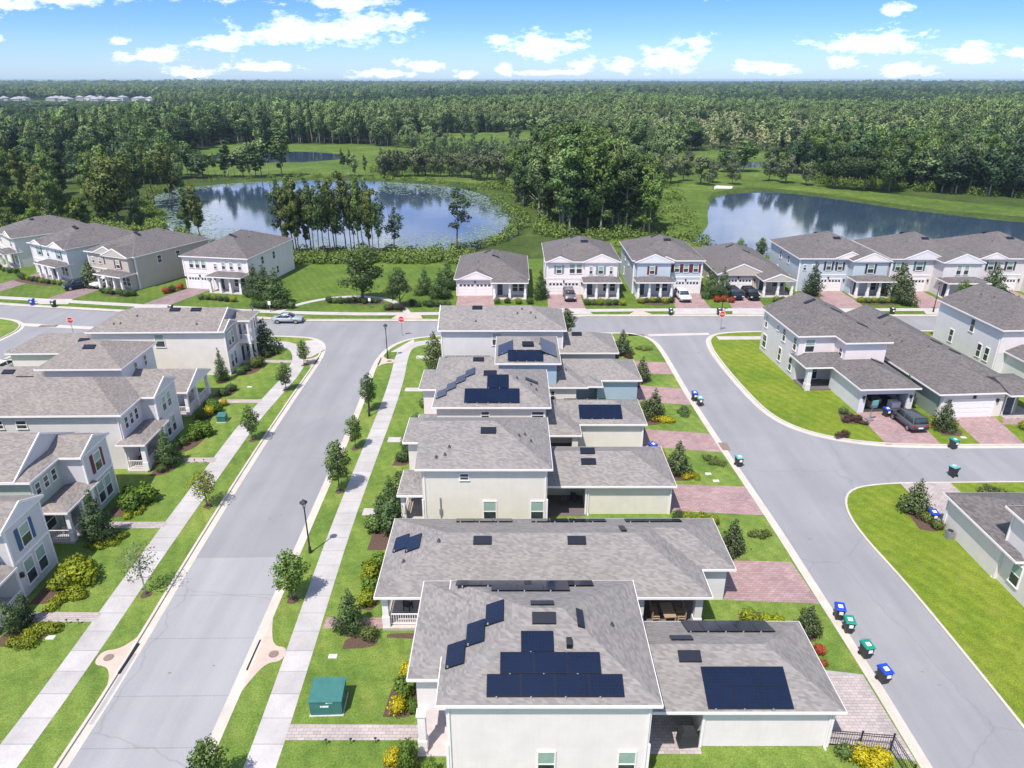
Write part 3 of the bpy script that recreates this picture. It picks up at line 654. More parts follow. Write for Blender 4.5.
far('white far house with two front gables and green shutters, before the grove', 6.1, 120.6, 0, 12.4, 14.5, 'white', (.2, 5.7), (6.3, 12.4, 2.6), proj=.5, gable=((.2, 4.2, 0),), gm='white', ups=((2.1, .8, 1.3, 'shutter_green', 'S', 0), (4.4, .9, 1.6, None, 'S', 0), (5.6, .9, 1.6, None, 'S', 0), (7.6, .5, 1.2, None, 'S', .5), (9.3, .8, 1.3, 'shutter_green', 'S', .5), (11.1, .5, 1.2, None, 'S', .5)))
far('pale blue two-storey house with dark red shutters, white car on its drive', 21.3, 121.4, 0, 12, 15, 'paleblue', (6.8, 11.8), (.2, 6.4, 2.4), proj=1.4, gable=((4, 7, 0),), gm='icewhite', ups=((3.0, .8, 1.3, 'shutter_red', 'S', 1.4), (6.1, .7, 1.3, 'shutter_red', 'S', 0), (7.6, .8, 1.3, 'shutter_red', 'S', 0), (9.2, .8, 1.3, 'shutter_red', 'S', 0), (10.9, .8, 1.3, 'shutter_red', 'S', 0)))
h = far('beige single-storey house with small gabled porch, two dark cars on its drive', 36.9, 123, 0, 12, 20, 'beige', (1, 6), (6.6, 11.9, 4.4), one=True, gm='beige', pgable=True)
h.roof(-.45, -.55, 8.6, 6, E1+.02, .42, 'y', a='gable', b='gable', gb=False, gm='beige')
far('pale blue and white far house with black shutters over a four-column porch', 50.9, 122.9, 0, 14.8, 15, 'paleblue', (3.0, 7.9), (8.4, 14.8, 2.6), proj=2.2, gable=((6.0, 11.4, 0),), gm='white', ups=((1.0, .5, .9, None, 'S', 0), (2.6, .5, .9, None, 'S', 0), (5.2, .8, 1.4, 'shutter_black', 'S', 0), (7.2, .7, 1.3, 'shutter_black', 'S', 0), (11.6, 1.0, 1.5, 'shutter_black', 'S', 2.2)), ridge='y')
far('grey-white far house with teal shutters and a tall gabled front wing', 67.0, 122.6, 0, 14.4, 15, 'lightgrey', (1.5, 6.6), (7.4, 14.2, 2.6), proj=3.0, gable=((2, 9, 0),), gm='icewhite', ups=((1.2, .8, 1.3, 'shutter_teal', 'S', 0), (5.0, 1.1, 1.5, 'shutter_teal', 'S', 0), (10.2, .75, 1.6, None, 'S', 3), (11.5, .75, 1.6, None, 'S', 3)))
far('grey-white far house with two black-shuttered windows, at the right picture edge', 82.6, 122.9, 0, 14.4, 15, 'lightgrey', (2.6, 7.4), (8.4, 14.2, 2.6), proj=2.4, gable=((0, 4.6, 0),), gm='white', ups=((2.2, 1.0, 1.4, 'shutter_black', 'S', 0), (5.6, 1.0, 1.4, 'shutter_black', 'S', 0), (11.4, .9, 1.4, None, 'S', 2.4)))

# --- right block
def right():
    h = House('white two-storey house on the lawn corner with its garage standing open', 35.5, 82, 3, 'lightgrey', 'shingle_dark')
    h.block(0, 0, 9.6, 11.4, 0, E2-.05); h.block(4.6, -2.7, 9.6, .2, 0, E2-.05, 'white'); h.roof(-.42, -.42, 10, 11.6, E2, ax='y', b='gable', gb=False); h.roof(4.2, -3.1, 10.02, 8.2, E2, ax='y')
    h.block(0.02, -.03, 4.6, .3, 3.0, E2-.07, 'white')
    h.win('S', -.03, 1.4, 3.9, 1.1, 1.6); h.win('W', 0, 1.0, 3.8, .8, 1.6, blind=False); h.win('W', 0, 4.3, 3.8, .8, 1.6, blind=False); h.win('W', 0, 6.3, 4.6, .5, .6, blind=False)
    h.win('W', 0, 4.8, .9, .8, 1.7, blind=False); h.win('W', 0, 1.4, .9, .8, 1.7, blind=False); h.win('W', 0, 10.0, .9, 1.2, 1.7, blind=False); h.win('W', 4.6, -1.6, 3.9, .7, 1.0, blind=False); h.win('W', 0, 10.2, 3.7, .7, 1.6)
    h.block(3.6, -9.2, 9.6, -2.5, 0, E1-.05, 'icewhite', 'garage_wall').hide_render = False
    h.vents((4.2, 7.6), (7.0, 5.7), (8.4, 1.4), k=0); h.pipes((6.2, 7.0), (6.9, 4.4), (7.3, 3.6), k=0)
    h.roof(-.4, -3.5, 7, 1.4, E1, .4167); h.roof(2.9, -10.2, 9.95, -1.2, E1, ax='y'); h.vents((7.8, -4.2))
    h.col(.35, -3.0, .1, 3.1, .55, 'icewhite'); h.pad(0, -3.3, 3.6, 0, .2, 'rug'); h.win('S', -.03, 2.2, .3, 1.4, 2.0, blind=False)
    # open garage: dark opening set into the front wall, with clutter inside
    return h
h = right()
for o in list(h.r.children):
    if o.name.startswith('garage_wall'): bpy.data.objects.remove(o)
h.block(3.3, -9.7, 3.6, -2.6, 0, E1-.05, 'icewhite'); h.block(9.35, -9.7, 9.65, -2.6, 0, E1-.05, 'icewhite'); h.block(3.4, -3.4, 9.6, -3.0, 0, E1-.05, 'dark_interior')
h.block(3.5, -9.7, 4.1, -9.4, 0, E1-.05, 'icewhite'); h.block(8.9, -9.7, 9.5, -9.4, 0, E1-.05, 'icewhite'); h.block(4.0, -9.7, 9.0, -9.42, 2.35, E1-.04, 'icewhite')
h.lamp('S', -9.7, 3.75, 1.9); h.lamp('S', -9.7, 9.2, 1.9); h.pad(3.6, -9.5, 9.35, -3.4, .14, 'dark_interior')
for i in range(9):
    a, b = h.w(4.4+random.random()*4, -8.6+random.random()*4); q = .2+random.random()*.4; m = MB(); zz = .4+random.random()*1.0
    m.box(-q, -q*.8, 0, q, q*.8, zz); m.box(-q-.02, -q*.8-.02, zz, q+.02, q*.8+.02, zz+.05); o = m.build('storage_box', ('wood', 'sticker', 'bin_body')[i % 3]); o.location = (a, b, .14); o.rotation_euler = (0, 0, random.random())
    tag(o, 'storage box stacked inside the dark open garage', 'box', 'boxes in the open garage')
m = MB(); m.box(4.1, -9.5, 2.28, 8.9, -5.4, 2.34); m.build('garage_door', 'door_white', h.r)
h = House('long single-storey dark green house with white garage front beside the open-garage house', 47.4, 71.4, 4, 'darkgreen', 'shingle_dark')
h.block(0, 0, 9.6, 25, 0, E1-.05); h.block(.3, -.3, 7.6, .3, 0, E1-.06, 'offwhite'); h.roof(-.4, -.75, 8.4, 8, E1, ax='y', b='gable', gb=False); h.roof(-.42, 1.5, 10.3, 25.4, E1, ax='y', b='gable', gb=False)
h.garage('S', -.3, 4.0, 4.8, lights=False); h.lamp('S', -.3, 4.0, 2.5); h.vents((4.6, 20.2), (6.3, 11), (6.9, 8.2), k=1); h.pipes((3.6, 18), (2.6, 14.8), (2.8, 12.4), (4.0, 9.0), k=1)
for y in (10.5, 13.5, 16.5): h.win('W', 0, y, 1.7, .6, .6, blind=False)
h.win('W', 0, 18.6, .9, .8, 1.6, blind=False)
h.pad(7.6, -1.2, 11.6, 3, .2, 'paver_pale'); h.roof(7.2, -1.6, 12, 4.5, E1+.02, .3, 'x', a='gable', ga=False); h.col(11.4, -1.0, .2, 3.05, .45); h.door('S', 0, 8.6, .2)
h.pipe('S', -.3, .5, .1, 3.0)
h = House('white two-storey house with plain side wall, cut by the right edge above the lane', 62.0, 84.2, 3, 'icewhite', 'shingle_dark')
h.block(0, 0, 11, 13, 0, E2-.05); h.roof(-.4, -.4, 11.4, 13.2, E2, ax='y', b='gable', gb=False); h.block(.02, -.03, 11, .3, 2.8, E2-.07, 'white'); h.block(1.2, -9, 11, .1, 0, E1-.05); h.roof(.8, -9.4, 11.4, 2, E1, ax='y')
for y, z in ((5.6, 3.9), (9.2, 1.2), (1.8, 1.2), (3.3, 1.2)): h.win('W', 0, y, z, .75, 1.7, blind=False)
h.vents((6.2, 8.6), k=0); h.pipes((3.4, 10), (3.8, 8), (6.6, 7.2), (7.2, 5.5), (8.2, 9.2), k=0); h.pipe('W', 0, .2, .1, 5.9)
h = House('white house at the right edge below the side lane, with a low garage wing', 36.6, 43.4, 0, 'offwhite', 'shingle_dark')
h.block(0, 0, 10, 6.9, 0, E1-.05); h.roof(-.4, -2, 10.4, 7.25, E1, ax='x'); h.block(.25, -12, 13, .4, 0, E2-.05); h.roof(-.15, -12.4, 13.4, .8, E2, ax='y', b='hip', a='hip')
h.win('W', .25, -1.6, .9, .9, 1.7); h.win('W', .25, -4.6, .9, .9, 1.7); h.win('W', .25, -3.0, 4.0, .9, 1.5); h.pipe('W', .25, .2, .1, 5.9); h.pipe('W', 0, 6.7, .1, 3.0); h.corner([(0, 6.9), (.25, .35)], 0, 2.9)
h.garage('N', 6.9, 2.9, 4.4)

# ------------------------------------------------------------------ ground, lakes, roads
GZ = .1
lakeL = smooth([(-99, 202), (-86, 180), (-74, 166), (-55, 157), (-38, 157), (-25, 159), (-12, 159), (-2, 168), (2, 180), (2.5, 200), (-1, 216), (-8, 240), (-20, 262), (-50, 277), (-81, 280), (-108, 271), (-122, 248), (-112, 222), (-99, 202)], 2)
lakeR = smooth([(44, 167), (50, 158), (62, 152), (90, 150), (140, 150), (210, 148), (260, 140), (260, 158), (205, 163), (172, 173), (138, 191), (116, 213), (103, 236), (90, 249), (76, 246), (66, 234), (61, 219), (56, 200), (53, 187), (44, 167)], 2)
pondA = smooth([(-150, 345), (-110, 338), (-80, 352), (-88, 385), (-120, 402), (-155, 390), (-150, 345)], 2)
pondB = smooth([(-24, 400), (8, 396), (18, 424), (-6, 446), (-30, 432), (-24, 400)], 2)
pondC = smooth([(92, 320), (128, 316), (140, 338), (112, 350), (88, 342), (92, 320)], 2)
LAKES = [lakeL, lakeR, pondA, pondB, pondC]
def inside(P, poly):
    x, y = P[:, 0], P[:, 1]; r = np.zeros(len(P), bool); q = np.array(poly)
    for (x0, y0), (x1, y1) in zip(q, np.roll(q, -1, 0)):
        c = ((y0 > y) != (y1 > y)) & (x < (x1-x0)*(y-y0)/((y1-y0) or 1e-9)+x0); r ^= c
    return r
def dist(P, poly):
    q = np.array(poly); d = np.full(len(P), 1e9)
    for a, b in zip(q, np.roll(q, -1, 0)):
        ab = b-a; l = (ab*ab).sum()
        if l < 1e-9: continue
        t = np.clip(((P-a)@ab)/l, 0, 1); d = np.minimum(d, np.hypot(*(P-(a+t[:, None]*ab)).T))
    return d
MEADOWS = [smooth([(-60, 121), (-45, 128), (-42, 150), (-28, 149), (-12, 150), (-9, 122)], 1),
           smooth([(22, 160), (30, 150), (46, 148), (60, 130), (140, 138), (140, 152), (58, 152), (47, 160), (52, 186), (58, 210), (62, 240), (76, 256), (92, 258), (108, 240), (124, 214), (142, 200), (178, 184), (214, 173), (320, 160), (320, 172), (220, 184), (190, 194), (156, 208), (136, 224), (120, 244), (114, 262), (116, 300), (60, 300), (50, 276), (44, 250), (40, 220), (30, 190), (22, 160)], 1),
           smooth([(-165, 290), (-60, 284), (-40, 320), (-60, 430), (-170, 440)], 1), smooth([(-60, 285), (10, 262), (30, 300), (10, 350), (-40, 340)], 1),
           smooth([(-70, 440), (20, 450), (60, 480), (40, 540), (-80, 520)], 1), smooth([(70, 300), (150, 310), (160, 350), (130, 400), (70, 390)], 1),
           smooth([(110, 500), (240, 520), (230, 560), (110, 545)], 1), smooth([(-260, 230), (-205, 225), (-200, 250), (-260, 262)], 1)]
def axis(lo, hi, a, b, st):
    mid = list(np.arange(a, b+.1, st)); o = []; s = st; v = b
    while v < hi: s *= 1.25; v += s; o.append(v)
    u = []; s = st; v = a
    while v > lo: s *= 1.25; v -= s; u.append(v)
    return np.array(u[::-1]+mid+o)
def build_ground():
    xs = axis(-16000, 16000, -170, 240, 2.6); ys = axis(-800, 18000, 100, 420, 2.6)
    X, Y = np.meshgrid(xs, ys); P = np.stack([X.ravel(), Y.ravel()], 1)
    z = np.full(len(P), -.05); md = np.zeros(len(P))
    near = (np.abs(P[:, 0]) < 400) & (P[:, 1] > 100) & (P[:, 1] < 700)
    Q = P[near]; zz = np.full(len(Q), -.05)
    for lk in LAKES:
        d = dist(Q, lk); s = np.where(inside(Q, lk), -d, d)
        zz = np.minimum(zz, np.clip(s*.3-.95, -2.2, -.05))
    zz += np.where(Q[:, 1] > 145, .12*np.sin(Q[:, 0]*.21)*np.sin(Q[:, 1]*.17), 0)*(zz > -.06)
    z[near] = zz
    m = np.zeros(len(Q))
    for a in MEADOWS: m = np.maximum(m, np.clip(np.where(inside(Q, a), 1, 1-dist(Q, a)/4), 0, 1))
    md[near] = m
    nx = len(xs); f = np.arange(len(xs)*(len(ys)-1)).reshape(len(ys)-1, nx)[:, :-1].ravel()
    F = np.stack([f, f+1, f+nx+1, f+nx], 1)
    me = bpy.data.meshes.new('ground'); me.from_pydata(np.column_stack([P, z]).tolist(), [], F.tolist())
    at = me.attributes.new('meadow', 'FLOAT', 'POINT'); at.data.foreach_set('value', md.astype(np.float32))
    for p in me.polygons: p.use_smooth = True
    mt, t, b = nt('ground'); p = geo(t)
    a = N(t, 'ShaderNodeAttribute', attribute_name='meadow')
    n1 = noise(t, p, .09, 5, .65); n2 = noise(t, p, .8, 5, .75)
    rough = ramp(t, n1, [(.3, (.035, .055, .016)), (.55, (.06, .09, .02)), (.75, (.1, .13, .035))])
    mead = ramp(t, noise(t, p, .05, 5, .7), [(.3, (.06, .1, .02)), (.5, (.095, .15, .026)), (.7, (.15, .2, .045))])
    col = mixc(t, ramp(t, math_(t, 'ADD', a.outputs['Fac'], math_(t, 'MULTIPLY', math_(t, 'SUBTRACT', n2, .5), .6)), [(.4, (0, 0, 0)), (.6, (1, 1, 1))]), rough, mead)
    n4 = ramp(t, noise(t, p, .22, 7, .75), [(.46, (0, 0, 0)), (.64, (1, 1, 1))])
    col = mixc(t, math_(t, 'MULTIPLY', n4, .6), col, (.045, .075, .02))
    col = mixc(t, 1.0, col, ramp(t, n2, [(.3, (.6, .62, .6)), (.7, (1.3, 1.3, 1.3))]), 'MULTIPLY')
    L(t, col, b.inputs['Base Color']); b.inputs['Roughness'].default_value = .95; b.inputs['Specular IOR Level'].default_value = .1
    bump(t, b, n2, .8, .4)
    me.materials.append(mt); o = bpy.data.objects.new('ground', me); COL.objects.link(o); tag(o, kind='structure')
build_ground()
def watermat():
    m, t, b = nt('water'); p = geo(t)
    mp = N(t, 'ShaderNodeMapping'); mp.inputs['Scale'].default_value = (1, 2.2, 1); L(t, p, mp.inputs[0])
    b.inputs['Base Color'].default_value = (.035, .06, .095, 1); b.inputs['Roughness'].default_value = .06
    b.inputs['IOR'].default_value = 1.6; b.inputs['Specular IOR Level'].default_value = .7
    big = ramp(t, noise(t, p, .03, 4), [(.42, (0, 0, 0)), (.6, (1, 1, 1))])
    h = math_(t, 'MULTIPLY', noise(t, mp.outputs[0], 1.6, 4, .6), big)
    bump(t, b, h, .12, .06); MATS['water'] = m
watermat()
for nm, lk in (('lake', lakeL), ('lake', lakeR), ('pond', pondA), ('pond', pondB), ('pond', pondC)):
    c = np.mean(lk, 0); sheet(nm, [tuple(c+(np.array(p)-c)*1.03) for p in lk[:-1]], -1.05, -.62, 'water')

sheet('road', [(-105, -30), (110, -30), (110, 108.2), (12, 108.2), (-11.8, 105.8), (-32.3, 105.8), (-63, 110.5), (-79, 113.2), (-105, 119)], -.3, 0, 'asphalt')
sheet('road_patch', [(-25.6, -20), (-17.4, -20), (-17.4, 46.2), (-25.6, 46.0)], .001, .004, 'asphalt_pale')
sheet('road_patch', [(-26.6, 97.6), (-15.5, 97.6), (-18, 88), (-18, 60), (-26, 60)], .0005, .004, 'asphalt_dark') if 0 else None
sheet('road_patch', [(-50, 107.2), (-39, 106.2), (-39.5, 102.6), (-51, 103.8)], .001, .004, 'asphalt_dark')
m = MB()
for (x, y, w, d) in ((-22.0, 34.2, .35, .12), (-19.4, 34.8, .3, .1), (-21, 51.5, .5, .15), (-20.2, 52, .15, .5), (24.2, 37.2, .9, .15), (26.4, 34.3, .25, .2), (26.9, 33.2, .2, .2), (24.7, 48.6, .5, .2), (26.2, 52.4, .4, .15), (44, 62.5, .6, .2), (26, 92, .5, .5), (-19.8, 102, .8, .4)):
    m.prism([(x+w*.4*math.cos(a)*(.35+.9*random.random()), y+.3*max(d, .2)*math.sin(a)*(.35+.9*random.random())) for a in np.linspace(0, 5.7, 11)], .0005, .006)
tag(m.build('road_stain', 'asphalt_dark'), kind='structure')

for y in (24.5, 28.6, 32.3, 37.2, 41.6): strip('road_seam', [(-25.2, y), (-17.5, y+.1)], -.035, .035, .006, 'asphalt', .003)
# lawn slabs (kerb height) with kerbs along the streets
westA = [(-16.75, -20), (-16.75, 20), (-16.8, 34), (-16.95, 44), (-17.1, 60), (-17.3, 74), (-17.75, 82), (-17.95, 88), (-17.4, 93), (-15.6, 96.6), (-12.6, 98.3), (-6, 99), (8, 99.6), (16, 99.9), (18.6, 99.4), (20.2, 97.2), (20.7, 93), (20.8, 84), (20.9, 76), (21.3, 66), (21.7, 58), (22.1, 50), (22.3, 42), (22.5, 36), (22.6, 30), (22.6, -20)]
outA = smooth(westA, 2)
eastB = [(-25.3, -20), (-25.3, 28), (-25.35, 34), (-25.9, 46), (-26.4, 62), (-26.55, 78), (-26.5, 90), (-27.2, 94.6), (-28.8, 97.2), (-31.5, 98.2), (-40, 98.6), (-55, 99.8), (-62, 100.6), (-65.5, 99.5), (-67.6, 96), (-68.6, 90), (-70, 80), (-72, 60), (-72, -20)]
outB = smooth(eastB, 2)
outC = smooth([(110, 65), (53, 65), (44, 64.9), (38.4, 65.2), (34, 66.6), (31, 68.9), (29.3, 72.6), (28.6, 80), (28.3, 88), (28.4, 94), (29.2, 98), (31.5, 100), (37.5, 100.6), (60, 100.8), (110, 101)], 2)
outD = smooth([(110, 57.6), (49, 57.6), (40, 57.4), (35.2, 57.3), (31.4, 56.4), (29.6, 53.6), (29.1, 49.5), (29.7, 43), (29.9, 36), (30, 28), (30, -20)], 2)
outE = [(110, 109.1), (60, 109.1), (12, 109.1), (-11.8, 106.7), (-32.3, 106.7), (-63, 111.4), (-79, 114.1), (-120, 122)]
outF = smooth([(-110, 112), (-88, 108.6), (-80, 106.6), (-77, 104.8), (-75.4, 102.4), (-75, 99), (-76, 90), (-78, 70), (-80, 20)], 2)
sheet('lawn', outA, -.1, GZ, 'lawn'); sheet('lawn', outB, -.1, GZ, 'lawn'); sheet('lawn', outC + [(110, 80)], -.1, GZ, 'lawn_yellow'); sheet('lawn', outD + [(110, -20)], -.1, GZ, 'lawn_yellow')
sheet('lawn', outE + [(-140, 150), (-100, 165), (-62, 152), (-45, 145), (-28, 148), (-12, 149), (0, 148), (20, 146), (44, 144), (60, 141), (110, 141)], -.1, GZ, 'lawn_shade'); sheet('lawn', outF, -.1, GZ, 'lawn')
for ln, sg in ((outA, 1), (outB, -1), (outC, 1), (outD, 1), (outE, 1), (outF, 1)):
    d = sg
    strip('kerb', ln, -.02*d, .17*d, GZ+.025, 'kerb', .14); strip('gutter', ln, .17*d, .72*d, .012, 'kerb', .02)
for (a, b) in ((30, 37), (25, 29.5)):
    seg = [p for p in outB if a < p[1] < b]; strip('gutter_stain', seg, -.3, -.55, .016, 'gutter_stain', .01)
strip('valley_gutter', [(-78.5, 104.6), (-62, 102.3)], -.6, .6, .014, 'kerb', .01); strip('valley_gutter', [(20.3, 99.3), (29.5, 99.9)], -.45, .45, .014, 'kerb', .01)

walkA = [(-13.9, -10), (-13.9, 27), (-14.05, 34), (-14.3, 42), (-14.5, 50), (-14.5, 60), (-14.4, 72), (-14.55, 82), (-15.2, 91), (-14.8, 94.5), (-12, 96.3), (-6, 96.8), (6, 97.4), (15, 97.6)]
strip('sidewalk', smooth(walkA, 2), -.9, .9, GZ+.008, 'walk', .02)
walkB = [(-28.3, -10), (-28.3, 28), (-28.3, 34), (-28.75, 46), (-29, 60), (-29.15, 70), (-28.7, 78), (-28.3, 84), (-28.8, 90), (-31, 94.5), (-35, 96), (-45, 96.4)]
strip('sidewalk', smooth(walkB, 2), -.95, .95, GZ+.008, 'walk', .02)
sheet('sidewalk', [(-29.3, 89.5), (-27.5, 90), (-26.3, 93), (-28.6, 97), (-30.4, 96.4), (-30, 93)], GZ-.02, GZ+.012, 'concrete')
strip('sidewalk', smooth([(110, 111.7), (60, 111.7), (12, 111.6), (-11.8, 109.4), (-32.3, 109.4), (-63, 114), (-79, 117), (-120, 124)], 2), -.75, .75, GZ+.008, 'concrete', .02)
strip('sidewalk', [(-77.6, 97), (-84, 99.5), (-110, 104)], -.8, .8, GZ+.008, 'concrete', .02); strip('sidewalk', [(30.2, 97.8), (40, 97.9), (75, 98)], -.7, .7, GZ+.008, 'concrete', .02)
sheet('sidewalk', [(-16.9, 92), (-15.6, 92), (-14, 95.4), (-14.4, 97.3)], GZ-.02, GZ+.013, 'concrete')
loop = smooth([(-38.5, 109.8), (-37.4, 113), (-34, 117), (-29, 119.6), (-24, 119), (-20.5, 116.8), (-18.2, 113), (-16.9, 109.8), (-16.2, 107)], 2)
strip('path', loop, -.55, .55, GZ+.012, 'concrete', .02)
sheet('path', [(-18.3, 109.5), (-14.9, 109.5), (-14.2, 106.9), (-19.2, 106.9)], GZ-.02, GZ+.016, 'apron')
# storm drain aprons
def apron(side, x, y, r):
    sg = -1 if side == 'L' else 1
    pts = smooth([(x, y-r), (x+sg*.35, y-r*.6), (x+sg*.9, y-.75), (x+sg*1.9, y-.6), (x+sg*1.9, y+.6), (x+sg*.9, y+.75), (x+sg*.35, y+r*.6), (x, y+r)], 2)
    sheet('drain_apron', pts, GZ-.03, GZ+.02, 'apron')
    m = MB(); m.cyl(x+sg*1.15, y, GZ, GZ+.035, .32, .32, 18); m.cyl(x+sg*1.15, y, GZ+.035, GZ+.045, .25, .25, 18)
    o = m.build('manhole_cover', 'iron'); o['category'] = 'manhole cover'
    m = MB(); m.box(x-sg*.22, y-1.3, -.02, x-sg*.1, y+1.3, GZ+.028); tag(m.build('drain_slot', 'slot'), kind='structure')
    return o
apron('L', -25.35, 35.4, 2.4)['label'] = 'round rusty manhole cover in the pale drain apron on the left pavement side'
apron('R', -16.9, 35.7, 3.6)['label'] = 'round rusty manhole cover in the pale drain apron by the centre lawns'
apron('L', -26.6, 88.6, 2.2)['label'] = 'manhole cover in the drain apron near the street corner, left side'
apron('R', -17.7, 88.5, 2)['label'] = 'manhole cover in the drain apron beside the corner street lamp'
for (x, y) in ((21.9, 64.6),):
    m = MB(); m.box(x-.55, y-.8, 0, x+.6, y+.8, .05); o = m.build('drain_grate', 'iron'); tag(o, 'rusty storm drain grate in the lane kerb below the teal bin', 'drain grate')
for (x, y, w) in ((18.5, 99.3, 1.2), (-71.6, 103.6, 1.3)):
    m = MB(); m.box(x-w, y-.5, 0, x+w, y+.3, .1); o = m.build('drain_grate', 'iron'); tag(o, 'dark storm drain at the kerb corner of the ' + ('lane mouth' if x > 0 else 'far left side road'), 'drain grate')
for (x, y) in ((1, 112.2), (22, 112.2)): pass
for x0 in (20.8, -3): sheet('drain_apron', [(x0-1.8, 109.2), (x0+1.8, 109.2), (x0+.6, 111), (x0-.6, 111)], GZ-.02, GZ+.02, 'apron')

# drives and front walks
def drive(poly, mat='paver'): sheet('driveway', poly, GZ-.04, GZ+.012, mat)
drive([(17.9, 29.2), (22.5, 28.0), (22.4, 33.8), (17.9, 34.6)], 'paver_pale'); drive([(15.4, 41.0), (22.3, 40.6), (22.0, 45.4), (15.4, 45.7)]); drive([(13.7, 52.6), (22.0, 51.9), (21.9, 56.6), (13.7, 57.1)])
drive([(13.2, 64.5), (21.5, 63.2), (21.2, 67.3), (13.2, 68.6)]); drive([(14.6, 75.6), (21.0, 74.6), (20.9, 79.3), (14.6, 80.6)]); drive([(13.2, 84.4), (20.8, 83.9), (20.7, 88), (13.2, 89)])
strip('driveway', [(17.9, 29.05), (22.5, 27.85)], -.12, .12, GZ+.016, 'gutter_stain', .02); strip('driveway', [(17.9, 34.55), (22.4, 33.85)], -.12, .12, GZ+.016, 'gutter_stain', .02)
for y, x1, mm in ((29.6, -4.9, 'paver_pale'), (38.6, -8.9, 'paver'), (52.4, -9.3, 'concrete'), (65.9, -9.2, 'concrete'), (79, -9, 'concrete'), (90, -9, 'concrete')):
    sheet('front_walk', [(-13.1, y-.5), (x1, y-.5), (x1, y+.55), (-13.1, y+.6)], GZ-.04, GZ+.012, mm)
for y, x0 in ((39.2, -35.6), (50.4, -35.8), (61.6, -35.2), (75.6, -36.2), (88.4, -35)):
    sheet('front_walk', [(x0, y-.45), (-29.6 if y > 42 else -29.2, y-.45), (-29.6 if y > 42 else -29.2, y+.5), (x0, y+.5)], GZ-.04, GZ+.012, 'paver_pale')
def fdrive(x0, x1, y, xa, xb, yb=112.4, yc=109.3):
    drive([(x0, y), (x1, y), (xb, yb), (xa, yb)], 'paver_dull' if x0 < -20 else 'paver')
    sheet('drive_apron', [(xa, yb), (xb, yb), (xb+.9, yc), (xa-.9, yc)], GZ-.03, GZ+.014, 'concrete')
fdrive(-9.5, -3.2, 120.2, -9.4, -2.9, 111.6, 107.6); fdrive(6.2, 12, 121, 6, 12.2); fdrive(28, 33.2, 121.8, 27.2, 33); fdrive(37.8, 43, 123.2, 36.6, 42.2); fdrive(53.8, 59, 123, 53.2, 59); fdrive(68.4, 73.6, 122.8, 68, 73.6); fdrive(85, 90, 123.2, 84.6, 90)
fdrive(-58.9, -54.2, 124.6, -62.5, -57.5, 114.6, 111.8); fdrive(-77.8, -73.5, 128.6, -80.8, -76, 117.8, 114.8); fdrive(-93, -89, 135.6, -97, -92, 120.4, 117.5)
drive([(39.3, 72.6), (45.4, 72.9), (44.7, 65), (39, 65)]); drive([(49.4, 71.2), (54.4, 71.6), (53.4, 65), (48.8, 65)]); drive([(55, 71), (59, 71), (58, 69.5), (54, 69.5)]); drive([(36.7, 50.4), (41.4, 50.4), (41.3, 57.4), (36.5, 57.4)], 'paver_pale')
def bed(pts):
    c = np.mean(pts, 0); pts = [tuple(c+(np.array(p)-c)*.8) for p in pts]
    sheet('planting_bed', smooth(pts + [pts[0]], 2)[:-1], GZ-.03, GZ+.02, 'mulch')
